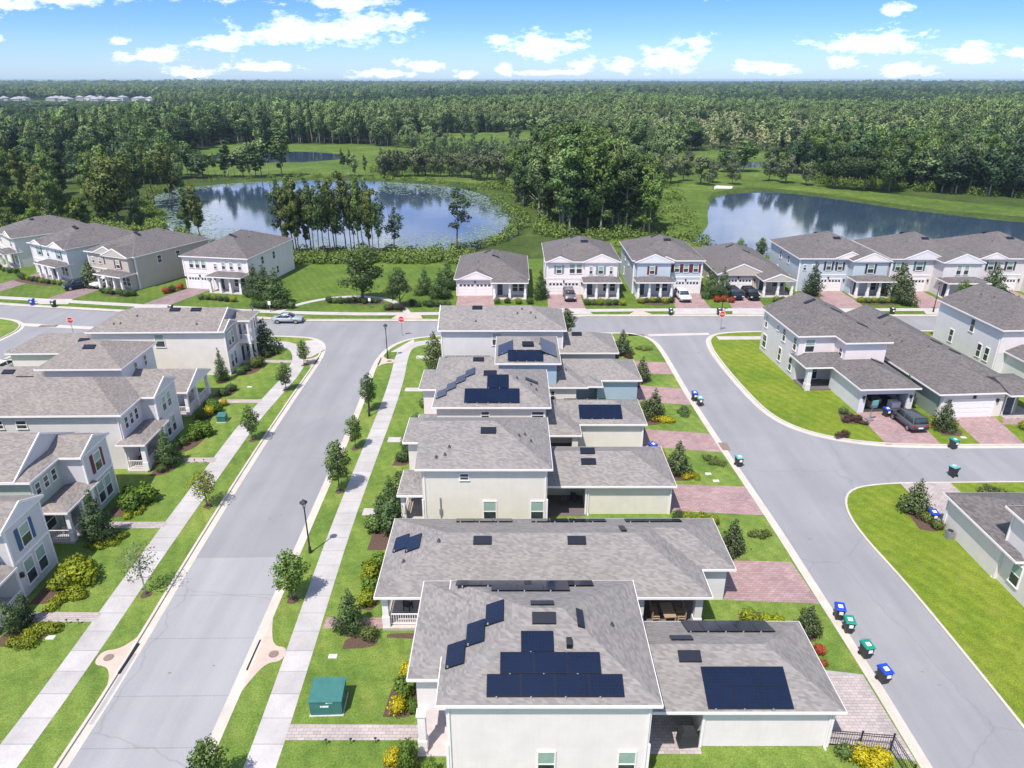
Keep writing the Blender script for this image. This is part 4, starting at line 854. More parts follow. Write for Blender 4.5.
for p in ([(-7.4, 26.2), (-5.2, 26), (-4.8, 28.9), (-7.2, 28.9)], [(-8, 30.3), (-5.4, 30.2), (-5.4, 34.8), (-7.6, 34.2)], [(-11.2, 39.4), (-9.4, 39.2), (-9.4, 46), (-11.2, 45.4)], [(-11.6, 36), (-8.8, 36.2), (-8.8, 37.6), (-11.6, 37.4)],
          [(-12, 46.4), (-9.4, 46.4), (-9.2, 51.5), (-11.8, 51.8)], [(-12, 53), (-10, 53), (-9.8, 58.5), (-11.3, 58)], [(-12.1, 60), (-9.8, 60), (-9.6, 65), (-11.4, 65)],
          [(15.7, 37.4), (19, 37.2), (19.2, 39.8), (15.6, 40.2)], [(13.9, 49.4), (17.8, 49.2), (18, 51.8), (13.9, 51.8)], [(14.2, 57.4), (18, 57.2), (17.2, 60), (14.3, 61.5)], [(13.6, 69), (17.2, 69), (16.2, 72.4), (13.8, 72.8)], [(14.8, 81), (17.8, 80.8), (17.4, 83), (14.8, 83)], [(13.9, 90.2), (16.5, 90), (16.4, 92.4), (13.9, 92.5)],
          [(-35.4, 36.2), (-32, 36), (-31, 38.6), (-35, 38.6)], [(-35.3, 39.9), (-32.8, 40.2), (-31.4, 43.6), (-33.4, 45.2), (-35.4, 44.8)], [(-35.2, 47), (-32.6, 47.4), (-31.6, 49.8), (-35.4, 49.8)], [(-35.7, 51.1), (-33, 51.4), (-32, 54.4), (-35.7, 55.6)], [(-35, 58.2), (-33, 58.6), (-32.4, 61), (-35, 61)], [(-35.3, 62.5), (-32.6, 62.8), (-32, 67.8), (-35.2, 68.4)],
          [(-36, 70), (-33.2, 70.5), (-33, 74.8), (-36, 75)], [(-36.2, 76.4), (-33.4, 76.6), (-33.2, 79.6), (-36, 80.4)], [(-36, 82.8), (-33.2, 83.4), (-32.2, 87.6), (-35.8, 87.8)], [(-34.6, 89), (-32.4, 89.2), (-32, 92.6), (-34.6, 92.6)],
          [(-30.5, 117.6), (-22, 117), (-20, 115), (-24, 113.6), (-31, 115.4)], [(-19, 113.6), (-17.4, 111.4), (-20, 110.6), (-22, 112)], [(-41, 110.8), (-36, 111), (-37, 116), (-43, 117)], [(45.6, 66.5), (48.8, 66.2), (49, 70.8), (46.2, 71)], [(36.2, 69.4), (39.2, 68.8), (39, 73), (37.6, 75)], [(34.2, 49.4), (36.4, 48.8), (36.6, 53.6), (34.6, 53.6)],
          [(12.3, 115.4), (18.8, 115.2), (19, 113.4), (12.4, 113.6)], [(21.4, 117), (27.4, 117), (27.4, 113.8), (21.4, 114)], [(59, 116.4), (66, 116.4), (66, 114), (59, 114)], [(-95, 133), (-83, 127), (-84, 125), (-96, 130)], [(-73, 120), (-66, 118.5), (-66, 121), (-72, 123)], [(-53.5, 119), (-47, 117), (-47, 115.6), (-54, 117.4)], [(-9, 37.2), (-4.5, 36.9), (-4.5, 37.7), (-9, 37.7)]):
    bed(p)

# ------------------------------------------------------------------ vegetation
def leaves_mesh(name, blobs, n, size, seed, mat, flat=0.0, hollow=.55):
    """many small leaf-spray quads spread through the volume of irregular clumps"""
    g = np.random.default_rng(seed); B = np.array(blobs, float)
    wgt = (B[:, 3]*B[:, 4]*B[:, 5])**.7; k = g.choice(len(B), n, p=wgt/wgt.sum()); b = B[k]
    d = g.normal(size=(n, 3)); d /= np.linalg.norm(d, axis=1)[:, None]
    r = hollow + (1-hollow)*g.random(n)**.6
    lump = 1 + .22*np.sin(d[:, 0]*5+k) * np.sin(d[:, 1]*6+2*k) + .14*g.normal(size=n)
    c = b[:, :3] + d*b[:, 3:6]*(r*lump)[:, None]
    nr = d*.8 + g.normal(size=(n, 3))*.6 + np.array([0, 0, .35+flat]); nr /= np.linalg.norm(nr, axis=1)[:, None]
    a = np.cross(nr, g.normal(size=(n, 3))); a /= np.linalg.norm(a, axis=1)[:, None]; q = np.cross(nr, a)
    s = size*(.5+.9*g.random(n)); e = s*(.45+.4*g.random(n))
    V = np.empty((n, 4, 3)); V[:, 0] = c-a*s[:, None]; V[:, 1] = c-q*e[:, None]; V[:, 2] = c+a*s[:, None]; V[:, 3] = c+q*e[:, None]
    V[:, 0] -= nr*(s*.25)[:, None]; V[:, 2] -= nr*(s*.25)[:, None]
    me = bpy.data.meshes.new(name); me.vertices.add(4*n); me.vertices.foreach_set('co', V.ravel())
    me.loops.add(4*n); me.loops.foreach_set('vertex_index', np.arange(4*n, dtype=np.int32))
    me.polygons.add(n); me.polygons.foreach_set('loop_start', np.arange(0, 4*n, 4, dtype=np.int32))
    me.update(); me.materials.append(MATS[mat])
    lo, hi = c.min(0), c.max(0); cc = (lo+hi)/2; ex = np.maximum((hi-lo)/2, .1); g_ = (c-cc)/ex; g_[:, 2] += .15
    g_ /= np.maximum(np.linalg.norm(g_, axis=1), .2)[:, None]
    ns = d*.5 + g_*.55 + nr*.45; ns /= np.linalg.norm(ns, axis=1)[:, None]
    me.normals_split_custom_set_from_vertices(np.repeat(ns, 4, 0).tolist()); return me
def trunk_mesh(name, h, r, limbs, seed, mat='bark', lean=.04):
    g = random.Random(seed); m = MB(); n = 6
    pts = [(g.uniform(-1, 1)*lean*h*i/n, g.uniform(-1, 1)*lean*h*i/n, h*i/n) for i in range(n+1)]; pts[0] = (0, 0, -.15)
    m.tube(pts, [r*(1.25 if i == 0 else 1)*(1-.8*i/n) for i in range(n+1)], 7)
    for (z, l, up) in limbs:
        a = g.uniform(0, 6.28); i = min(n-1, int(z/h*n)); p = Vector(pts[i]).lerp(Vector(pts[i+1]), z/h*n-i)
        d = Vector((math.cos(a), math.sin(a), up)); rr = r*(1-.8*z/h)*.6
        m.tube([p, p+d*l*.5+Vector((0, 0, .05*l)), p+d*l+Vector((0, 0, .22*l))], [rr, rr*.65, rr*.2], 5)
    me = m.mesh(name, mat)
    for p in me.polygons: p.use_smooth = True
    return me
KIND = {}
def kind(key, obj, trunk, crown): KIND.setdefault(key, []).append((obj, trunk, crown))
def tall(seed, h, mat, lo=.35, rad=1.9, n=3400, size=.235, bark='bark', key='tall', obj='cypress_tree', tufts=16):
    g = random.Random(seed); bl = []
    for i in range(tufts):
        t = lo + (1-lo)*(i+g.random()*.8)/tufts; w = rad*(1.05-abs(t-.66)*1.5)*g.uniform(.55, 1.15); a = g.uniform(0, 6.28); o = w*g.uniform(.2, .95)
        bl.append((o*math.cos(a), o*math.sin(a), h*t, w*g.uniform(.5, .85), w*g.uniform(.5, .85), w*g.uniform(.4, .8)))
    kind(key, obj, trunk_mesh('trunk', h*.97, h*.008+.05, [(h*g.uniform(lo, .85), rad*g.uniform(.7, 1.2), g.uniform(.3, .9)) for _ in range(9)], seed, bark), leaves_mesh('crown', bl, n, size, seed, mat))
for s in range(5): tall(10+s, 15+s*.7, 'leaf_tree' if s % 2 else 'leaf_olive', lo=.3+.05*s, rad=1.9+.12*s)
for s in range(4): tall(30+s, 17+s, ('leaf_street', 'leaf_forest', 'leaf_light', 'leaf_tree')[s], lo=.16, rad=2.9, n=5600, size=.255, tufts=22, bark='bark_pale', key='pine', obj='pine_tree')
for s in range(3): tall(50+s, 10+2*s, 'leaf_dark', lo=.38, rad=1.6, n=1500, size=.19, key='airy', obj='cypress_tree', tufts=13)
def broad(seed, h, r, mat, key, n, size, obj, clear=.25, tufts=14, bark='bark'):
    g = random.Random(seed); bl = []
    for i in range(tufts):
        a = 6.28*i/tufts*2.4; t = g.random(); rr = r*(.25+.6*g.random()); z = h*(clear+.1+(1-clear)*(.12+.7*t)); k = r*g.uniform(.28, .5)*(1.1-.4*t)
        bl.append((rr*(1-.45*t)*math.cos(a), rr*(1-.45*t)*math.sin(a), z, k, k, k*.75))
    kind(key, obj, trunk_mesh('trunk', h*.8, h*.02+.02, [(h*g.uniform(clear, .6), r*g.uniform(.5, .85), g.uniform(.4, 1)) for _ in range(8)], seed, bark), leaves_mesh('crown', bl, n, size, seed, mat))
for s in range(3): broad(70+s, 13+s, 5.6, 'leaf_dark' if s else 'leaf_olive', 'oak', 6000, .32, 'oak_tree', .22, 22)
for s in range(2): broad(80+s, 8, 3.0, 'leaf_tree', 'park', 4200, .155, 'shade_tree', .12, 20)
def ovoid(seed, h, r, mat, key, n, size, z0, obj='street_tree', bark='bark'):
    g = random.Random(seed); bl = []
    for i in range(16):
        t = (i+.3)/16; w = r*math.sin(math.pi*(.16+.8*t))**.8; a = i*2.4; o = w*g.uniform(.25, .62)
        bl.append((o*math.cos(a), o*math.sin(a), h*(z0+(.97-z0)*t), w*g.uniform(.42, .62), w*g.uniform(.42, .62), w*.42))
    kind(key, obj, trunk_mesh('trunk', h*.86, .05, [(h*g.uniform(z0, .6), r*g.uniform(.5, .8), g.uniform(.6, 1.3)) for _ in range(6)], seed, bark, .012), leaves_mesh('crown', bl, n, size, seed, mat))
for s in range(3): ovoid(90+s, 3.9, 1.0, 'leaf_street' if s != 2 else 'leaf_tree', 'street', 3000, .068, .26)
ovoid(95, 3.4, 1.2, 'leaf_lime', 'lime', 1700, .068, .34); ovoid(97, 4.0, 1.3, 'leaf_grey', 'sparse', 750, .062, .34, bark='bark_pale')
for s in range(2): broad(110+s, 6.5, 2.6, 'leaf_scrub', 'scrubtree', 2000, .2, 'scrub_tree', .08, 12)
for s in range(2): broad(115+s, 8.5, 3.2, 'leaf_grey', 'greyscrub', 2400, .21, 'scrub_tree', .06, 14)
def cone(seed, h, r, mat, key, n, size, obj):
    g = random.Random(seed); bl = []
    for i in range(12):
        t = (i+.4)/12; k = r*(1.05-t)*.62+.08; a = i*2.4; o = r*(1.02-t)*.5
        bl.append((o*math.cos(a), o*math.sin(a), h*(.08+.88*t), k, k, k*.9))
    kind(key, obj, trunk_mesh('trunk', h*.85, .07, [(h*.3, r*.5, .5)], seed), leaves_mesh('crown', bl, n, size, seed, mat))
for s in range(3): cone(120+s, 3.2, 1.15, 'leaf_magnolia', 'magnolia', 2600, .08, 'magnolia_tree')
for s in range(2): cone(130+s, 4.6, 1.2, 'leaf_dark', 'holly', 4200, .07, 'holly_tree')
TC = {}
def plant(key, x, y, h=None, label='', group=None, cat='tree', z=GZ, i=None, w=1.0):
    v = KIND[key]; j = (i if i is not None else random.randrange(len(v))) % len(v); obj, tm, cm = v[j]
    h0 = max(vv.co.z for vv in tm.vertices) if (key, j) not in TC else TC[(key, j)]; TC[(key, j)] = h0
    s = (h/h0 if h else 1)*.95
    r = empty(obj, x, y, z, random.uniform(0, 6.28), label, cat, group); r.scale = (s*w*random.uniform(.92, 1.08), s*w*random.uniform(.92, 1.08), s)
    if key in ('street', 'lime', 'sparse', 'holly', 'magnolia') and y < 100:
        q = .42 if key in ('street', 'lime', 'sparse') else .8
        sheet('planting_bed', [(x+q*math.cos(a)*random.uniform(.8, 1.15), y+q*math.sin(a)*random.uniform(.8, 1.15)) for a in np.linspace(0, 5.7, 11)], GZ-.03, GZ+.024, 'mulch')
    for nm, me in (('trunk', tm), ('crown', cm)):
        o = bpy.data.objects.new(nm, me); COL.objects.link(o); o.parent = r
    return r
SHRUB = {}
def shrubkind(key, blobs, n, size, hollow=.5, flat=.2):
    SHRUB[key] = [leaves_mesh('foliage', [tuple(np.array(b)*(1+.15*s)) for b in blobs], n, size, 200+s*7, 'leaf_tree', flat, hollow) for s in range(2)]
shrubkind('round', [(0, 0, .5, .55, .55, .5), (.25, .1, .6, .35, .35, .35), (-.2, .2, .45, .4, .4, .4)], 1100, .062)
shrubkind('low', [(0, 0, .25, .6, .5, .26), (.5, .1, .22, .4, .4, .22), (-.5, -.1, .22, .4, .4, .22)], 1000, .062)
shrubkind('spread', [(0, 0, .3, .9, .6, .3), (.7, .25, .25, .6, .5, .26), (-.7, -.2, .28, .6, .5, .26), (.2, -.5, .2, .4, .3, .2)], 1200, .07)
shrubkind('tall', [(0, 0, .6, .5, .5, .6), (.1, .1, 1.2, .45, .45, .5), (0, -.1, 1.7, .28, .28, .35)], 1400, .07)
shrubkind('palm', [(0, 0, .55, .62, .62, .55), (.35, .2, .45, .45, .45, .42), (-.35, -.15, .42, .45, .45, .42), (.05, -.3, .7, .35, .35, .4)], 1000, .11)
def shrub(key, x, y, s=1.0, mat='leaf_tree', label='', group=None, z=GZ, sy=1, rot=None, name=None):
    me = random.choice(SHRUB[key]); o = bpy.data.objects.new(name or 'shrub', me); COL.objects.link(o)
    o.material_slots[0].link = 'OBJECT'; o.material_slots[0].material = MATS[mat]
    o.location = (x, y, z); o.rotation_euler = (0, 0, random.uniform(0, 6.28) if rot is None else rot); o.scale = (s, s*sy, s*random.uniform(.9, 1.1))
    return tag(o, label, 'shrub', group)

# trees along the left street
B = 'left pavement strip'
plant('sparse', -27.0, 41.6, 4.3, 'thin sparse-leaved young tree on the strip beside the near left pavement'); plant('lime', -27.1, 53.3, 3.4, 'yellow-green young tree overhanging the left pavement')
plant('street', -27.3, 65.8, 3.8, 'slim green young tree by the left pavement, next after the yellow-green one', i=1); plant('street', -27.6, 78.8, 3.4, 'small round-headed young tree leaning over the left pavement', i=2); plant('street', -27.6, 87.0, 3.4, 'young tree near the corner apron at the end of the left pavement', i=0)
plant('street', -15.9, 25.8, 3.6, 'young green tree cut by the bottom edge, at the kerb of the centre pavement', i=0, w=1.0); plant('street', -16.0, 41.0, 4.1, 'bushy young green tree between kerb and centre pavement', i=1, w=1.08)
plant('street', -15.9, 55.8, 5.0, 'tall dark young tree on the centre strip beyond the nearest lamp post', i=2, w=.95); plant('street', -16.1, 64.0, 3.6, 'airy young tree on the centre strip between the street lamp and the taller dark tree', i=0, w=.9); plant('street', -16.3, 73.0, 4.4, 'young tree standing right behind the middle street lamp', i=1, w=.85)
plant('street', 8.0, 98.1, 4.2, 'green young tree at the cross street kerb behind the centre row', i=2, w=1.2)
# conifers and magnolias in the yards
plant('holly', -11.1, 38.0, 3.4, 'dark conical tree by the porch walk of the single-storey blue house', w=1.1); plant('holly', -10.6, 52.2, 3.6, 'dark green conical tree at the cream house porch', i=0, w=1.2); plant('magnolia', -10.3, 87, 4.6, 'dark upright tree at the front corner of the far centre house')
plant('holly', -34.0, 48.3, 4.6, 'dark conical tree before the sage green house porch', w=1.15); plant('holly', -33.8, 60.6, 4.0, 'dark conical tree before the white corner porch in the left row', i=0, w=1.1); plant('holly', -36.4, 81.6, 4.3, 'narrow dark tree between the gabled porch and the white balcony house', i=1, w=.8); plant('magnolia', -34.2, 91.6, 4.8, 'dark upright tree beside the balcony porch of the left row', w=1.1)
for (x, y, lb) in ((17.6, 46.6, 'dark magnolia with pale undersides beside the pale blue house drive'), (15.9, 59, 'dark magnolia by the cream house drive, over yellow flowers'), (15.9, 71.1, 'slim magnolia over bright yellow groundcover by the zigzag-panel house drive'), (16.3, 81.6, 'dark magnolia by the light blue house drive'), (20.2, 37.6, 'magnolia in the spreading bed behind the nearest garage'), (15.2, 91.2, 'slim dark tree in the corner yard at the lane mouth'), (46.9, 68.6, 'magnolia with glossy dark leaves in front of the green house garage'), (46.2, 75.5, 'dark bushy magnolia between the open garage and the green house'), (35.2, 52.3, 'magnolia by the drive at the lower right white house')):
    plant('magnolia', x, y, (2.3 if x == 20.2 else 3.0+random.random()*.6), lb)
plant('magnolia', -77.3, 126.3, 4.6, 'dark tree between the teal-shuttered house and the beige house', w=1.1); plant('magnolia', -88, 140, 4.5, 'dark tree at the left front of the teal-shuttered house')
plant('holly', 5.0, 118, 5.0, 'dark conical tree left of the white house drive, far row'); plant('holly', 34.4, 118.6, 5, 'dark conical tree between the pale blue house and the beige gabled house, left one', w=1.1); plant('holly', 36.8, 119.4, 5, 'dark conical tree at the corner of the beige gabled house, over red groundcover', w=1.1)
plant('holly', 52.4, 119.4, 6, 'dark pointed tree before the garage of the four-column porch house', w=1.1); plant('magnolia', 67.0, 118.5, 6, 'dark tree between the four-column porch house and the next', w=1.2); plant('magnolia', 66.2, 114.6, 4.6, 'green tree near the pavement before the four-column porch house'); plant('street', 74.4, 112.6, 4.6, 'small pale-trunked tree on the far pavement strip', i=1); plant('holly', 83.2, 118.6, 6, 'dark rounded tree between the two right-hand far houses', w=1.5)
plant('street', 48.2, 104.2, 4, 'small grey tree by the cross street above the open-garage house', i=0) if 0 else None
for (x, y) in ((47.2, 145), (52, 146)): plant('street', x, y, 4.6, 'small green tree standing alone on the right pond bank', 'young trees on the right pond bank')
# park
plant('park', -25.6, 116.6, 7.6, 'bright-topped round shade tree in the middle of the park loop', i=0, w=1.15); plant('park', -18.6, 113, 5.8, 'smaller round tree at the right end of the park loop path', i=1)
for (x, y, hh, lb) in ((-42.6, 118, 6.2, 'tallest dark tree in the clump right of the white far house'), (-39.5, 114.4, 6.6, 'dark tree at the pavement end of the clump right of the white far house'), (-45.4, 121, 5.6, 'dark tree nearest the white far house wall')):
    plant('holly', x, y, hh*.92, lb, w=1.5)
for (x, y, hh, lb) in ((-15.4, 121, 5.4, 'left dark tree of the screen beside the grey-roofed single-storey house'), (-12.4, 118, 6, 'middle dark tree of the screen beside the grey-roofed single-storey house'), (-11.6, 124, 6.2, 'rear dark tree of the screen beside the grey-roofed single-storey house')):
    plant('holly', x, y, hh*.85, lb, w=1.35)
random.seed(21)
# lakeside trees
for k in range(22):
    x = -49+k*.98+random.uniform(-.5, .5); plant('airy' if k % 3 == 0 else 'tall', x, 149+random.uniform(-1.5, 4.5), random.uniform(13.5, 18), 'tall slender cypress in the clump standing at the near shore of the left lake', 'cypress clump on the near lake shore', z=-.3, w=.78)
plant('airy', -25.4, 152, 10.4, 'lone thin cypress against the left lake, right of the clump', z=-.3, i=1, w=1.1); plant('airy', -12.2, 155, 14.4, 'taller lone cypress with a dark bushy top against the left lake', z=-.3, i=2, w=1.35)
plant('tall', -72, 158, 14, 'left tree of the pair on the lake shore above the beige far house', z=-.3, i=1, w=.8); plant('tall', -69.4, 157, 14.5, 'right tree of the pair on the lake shore above the beige far house', z=-.3, i=2, w=.95)
plant('oak', -105, 190, 16.5, 'broad olive-brown oak leaning over the left lake edge', z=-.2, i=0, w=.95); plant('oak', -90, 170, 8, 'dark bushy oak below the broad olive one at the left lake edge', z=-.2, i=1, w=.55)
for k in range(72):
    t = random.random(); x = -197+t*96+random.uniform(-6, 6); y = 172+(1-t)*22+random.uniform(-4, 52)
    plant(random.choice(('tall', 'tall', 'pine')), x, y, random.uniform(14, 19), 'tall tree in the dense wood left of the left lake', 'trees of the wood left of the lake', z=-.1)
for k in range(26):
    plant('scrubtree', random.uniform(-165, -104), random.uniform(168, 214), random.uniform(4, 7), 'low bushy tree under the tall wood left of the left lake', 'low trees of the wood left of the lake', z=-.1)
n_ = 0
while n_ < 88:
    x = random.uniform(1, 35); y = random.uniform(172, 242)
    if inside(np.array([[x, y], [x-4, y]]), lakeL).any(): continue
    n_ += 1; e = abs((x-18)/17)
    plant('pine', x, y, random.uniform(19, 24)*(1-.25*e*e), 'tall tree in the dense grove between the two lakes', 'trees of the grove between the lakes', z=-.1, w=1.08)
for k in range(70):
    t = random.random(); x = 112+t*130; y = 262-t*78+random.uniform(0, 40)
    plant('pine', x, y, random.uniform(15, 19.5), 'tall pale-trunked tree in the wood edge behind the right lake', 'wood edge behind the right lake', z=-.1, w=1.0)
for (x, y) in ((112, 252), (120, 247), (127, 244)): plant('oak', x, y, 12.5, 'dark broad oak at the front of the wood behind the right lake', 'dark oaks behind the right lake', z=-.1, i=1, w=1.0)
for (x, y) in ((68, 262), (74, 268), (80, 264), (64, 272), (58, 266), (100, 266), (106, 262), (96, 272), (53, 276), (60, 284), (48, 262), (86, 286), (70, 292)): plant('greyscrub', x, y, 8+random.random()*2, 'grey-leaved scrubby tree near the concrete spillway of the right lake', 'grey scrub trees by the spillway', z=-.1)
for k in range(30):
    x = -52+k*1.9+random.uniform(-1, 1); plant('greyscrub' if k % 3 else 'airy', x, 284-max(0, x+20)*.9+random.uniform(-2, 5), random.uniform(7.5, 11), 'scrubby grey-green tree on the far shore of the left lake', 'scrub on the far shore of the left lake', z=-.1)
for k in range(11): plant('tall', (-128+k*4.0 if k < 6 else -98+k*5.0)+random.uniform(-2, 2), 286+random.uniform(-3, 6), random.uniform(8, 12), 'slim dark tree at the far left shore of the left lake', 'trees on the far left shore', z=-.1, w=.8)

# the far wood: everything beyond, one mass
def forest():
    g = np.random.default_rng(3); pts = []
    def grid(y0, y1, st):
        ys = np.arange(y0, y1, st)
        for y in ys:
            w = y*.82+50; xs = np.arange(-w, w, st)
            pts.append(np.stack([xs+g.uniform(-.48, .48, len(xs))*st, np.full(len(xs), y)+g.uniform(-.48, .48, len(xs))*st, np.full(len(xs), st)], 1))
    grid(205, 620, 5.4); grid(620, 1200, 8.5); grid(1200, 2600, 17); grid(2600, 6000, 42)
    P = np.concatenate(pts); Q = P[:, :2]; ok = np.ones(len(P), bool)
    for a in LAKES: ok &= ~inside(Q, a) & (dist(Q, a) > 7)
    for a in MEADOWS: ok &= ~inside(Q, a)
    for a in ([(-110, 100), (150, 100), (150, 236), (124, 262), (50, 290), (0, 262), (-30, 286), (-130, 280), (-100, 190)],):
        ok &= ~inside(Q, a)
    ok &= ~((Q[:, 1] < 260) & (Q[:, 0] > -200) & (Q[:, 0] < 112)); ok &= ~((Q[:, 1] < 190-(Q[:, 0]-240)*.5) & (Q[:, 0] > 100))
    for (cx, cy, rx, ry) in ((-750, 1290, 340, 110), (-60, 700, 130, 22), (150, 640, 70, 16), (320, 900, 60, 30), (-300, 620, 60, 14), (-40, 2050, 200, 70), (520, 2300, 220, 60)):
        ok &= ((Q[:, 0]-cx)/rx)**2+((Q[:, 1]-cy)/ry)**2 > 1
    # patches of gaps
    ok &= (np.sin(Q[:, 0]*.031+1)*np.sin(Q[:, 1]*.027)+.6*np.sin(Q[:, 0]*.011-2+Q[:, 1]*.017)) < 1.05
    P = P[ok]; n = len(P)
    reed = (((P[:, 0]-165)/100)**2+((P[:, 1]-480)/105)**2 < 1)
    me = bpy.data.meshes.new('forest'); me.vertices.add(n); z = np.zeros(n)
    me.vertices.foreach_set('co', np.stack([P[:, 0], P[:, 1], z-.2], 1).ravel())
    sc = np.where(P[:, 2] < 6, 1, np.where(P[:, 2] < 10, 1.2, np.where(P[:, 2] < 20, 2.0, 4.4)))
    sz = np.where(P[:, 2] < 10, 1, np.where(P[:, 2] < 20, 1.05, 1.2+.45*np.sin(P[:, 0]*.0016+1)*np.sin(P[:, 1]*.0012)))
    var = .8+.18*np.sin(P[:, 0]*.013+.5)*np.sin(P[:, 1]*.011)+g.uniform(-.26, .3, n)
    wd = .68+.75*g.random(n)**1.4; S = np.stack([sc*wd, sc*wd*(.9+.2*g.random(n)), sz*var], 1)
    pn = np.sin(P[:, 0]*.0105+.4)*np.sin(P[:, 1]*.0063+1.2)+.5*np.sin(P[:, 0]*.033+P[:, 1]*.021)+.3*g.normal(size=n)
    y_, x_ = P[:, 1], P[:, 0]; big = np.sin(x_*.0042+y_*.0017+.8)*np.sin(y_*.0039-.6)
    pn = pn*.5+big*.55+np.where((y_ > 400) & (y_ < 820) & (x_ > -140), .8, 0)+np.where((y_ > 820) & (y_ < 1700) & (x_ > -200), -.8, 0)+np.where((y_ < 950) & (x_ < -140), -.75, 0)+np.where((y_ < 400) & (x_ > 100), -.7, 0)+np.where((y_ > 1700) & (x_ < 300), .6, 0)
    idx = np.where(pn > .45, g.integers(4, 6, n), np.where(pn < -.45, g.integers(0, 2, n), g.integers(1, 5, n))); idx[reed & (g.random(n) < .9)] = 6
    r_ = P[:, 0]/P[:, 1]; far_l = (P[:, 1] > 560) & (P[:, 1] < 1330) & (r_ < -.47); S[far_l, 2] *= .3
    idx[(g.random(n) < .07) & ~reed] = 7
    small = (P[:, 1] < 440) & (P[:, 0] > -75) & (P[:, 0] < 62); S[small] *= (.34+.2*g.random(small.sum()))[:, None]
    for nm, ty, vals in (('scl', 'FLOAT_VECTOR', S.astype(np.float32).ravel()), ('idx', 'INT', idx.astype(np.int32)), ('rot', 'FLOAT', g.uniform(0, 6.28, n).astype(np.float32))):
        at = me.attributes.new(nm, ty, 'POINT'); at.data.foreach_set('vector' if ty == 'FLOAT_VECTOR' else 'value', vals)
    o = bpy.data.objects.new('forest', me); COL.objects.link(o)
    tag(o, 'dense mixed green wood stretching from the lakes to the horizon', 'forest', kind='stuff')
    cc = bpy.data.collections.new('forest_variants')
    def variant(nm, seed, h, r, mat, n, size, lo):
        q = random.Random(seed); bl = []
        for i in range(13):
            t = lo+(1-lo)*(i+q.random())/13; w = r*(1.1-abs(t-.68)*1.7)*q.uniform(.6, 1.1); a = q.uniform(0, 6.28); oo = w*q.uniform(.2, .8)
            bl.append((oo*math.cos(a), oo*math.sin(a), h*t, w*.75, w*.75, w*.62))
        lm = leaves_mesh('foliage', bl, n, size, seed, mat); tm = trunk_mesh('trunk', h*.9, .2, [], seed, 'bark_pale')
        bm = bmesh.new(); bm.from_mesh(lm); nf = len(bm.faces); bm.from_mesh(tm)
        for k, f in enumerate(bm.faces): f.material_index = 0 if k < nf else 1
        mm = bpy.data.meshes.new(nm); bm.to_mesh(mm); bm.free(); mm.materials.append(MATS[mat]); mm.materials.append(MATS['bark_pale'])
        v = bpy.data.objects.new(nm, mm); cc.objects.link(v)
    for k in range(6): variant('forest_tree_%d' % k, 300+k, 14+k, 3.1+.35*(k % 3), ('leaf_deep', 'leaf_deep', 'leaf_forest', 'leaf_forest', 'leaf_light', 'leaf_light')[k], 1500, .42, .2)
    variant('forest_tree_9', 320, 12, 1.7, 'leaf_reed', 800, .3, .1)
    variant('forest_tree_A', 330, 19, 1.5, 'leaf_deep', 900, .34, .25)
    t = bpy.data.node_groups.new('forest_scatter', 'GeometryNodeTree')
    t.interface.new_socket('Geometry', in_out='INPUT', socket_type='NodeSocketGeometry'); t.interface.new_socket('Geometry', in_out='OUTPUT', socket_type='NodeSocketGeometry')
    gi = t.nodes.new('NodeGroupInput'); go = t.nodes.new('NodeGroupOutput'); ip = t.nodes.new('GeometryNodeInstanceOnPoints'); ci = t.nodes.new('GeometryNodeCollectionInfo')
    ci.inputs['Collection'].default_value = cc; ci.inputs['Separate Children'].default_value = True; ci.inputs['Reset Children'].default_value = True
    def na(nm, ty):
        a = t.nodes.new('GeometryNodeInputNamedAttribute'); a.data_type = ty; a.inputs[0].default_value = nm; return a.outputs[0]
    mp = t.nodes.new('GeometryNodeMeshToPoints'); t.links.new(gi.outputs[0], mp.inputs[0]); t.links.new(mp.outputs[0], ip.inputs['Points']); t.links.new(ci.outputs[0], ip.inputs['Instance']); ip.inputs['Pick Instance'].default_value = True
    t.links.new(na('idx', 'INT'), ip.inputs['Instance Index']); t.links.new(na('scl', 'FLOAT_VECTOR'), ip.inputs['Scale'])
    cx = t.nodes.new('ShaderNodeCombineXYZ'); t.links.new(na('rot', 'FLOAT'), cx.inputs[2]); t.links.new(cx.outputs[0], ip.inputs['Rotation'])
    t.links.new(ip.outputs[0], go.inputs[0]); md = o.modifiers.new('scatter', 'NODES'); md.node_group = t
    print('forest', n)
forest()

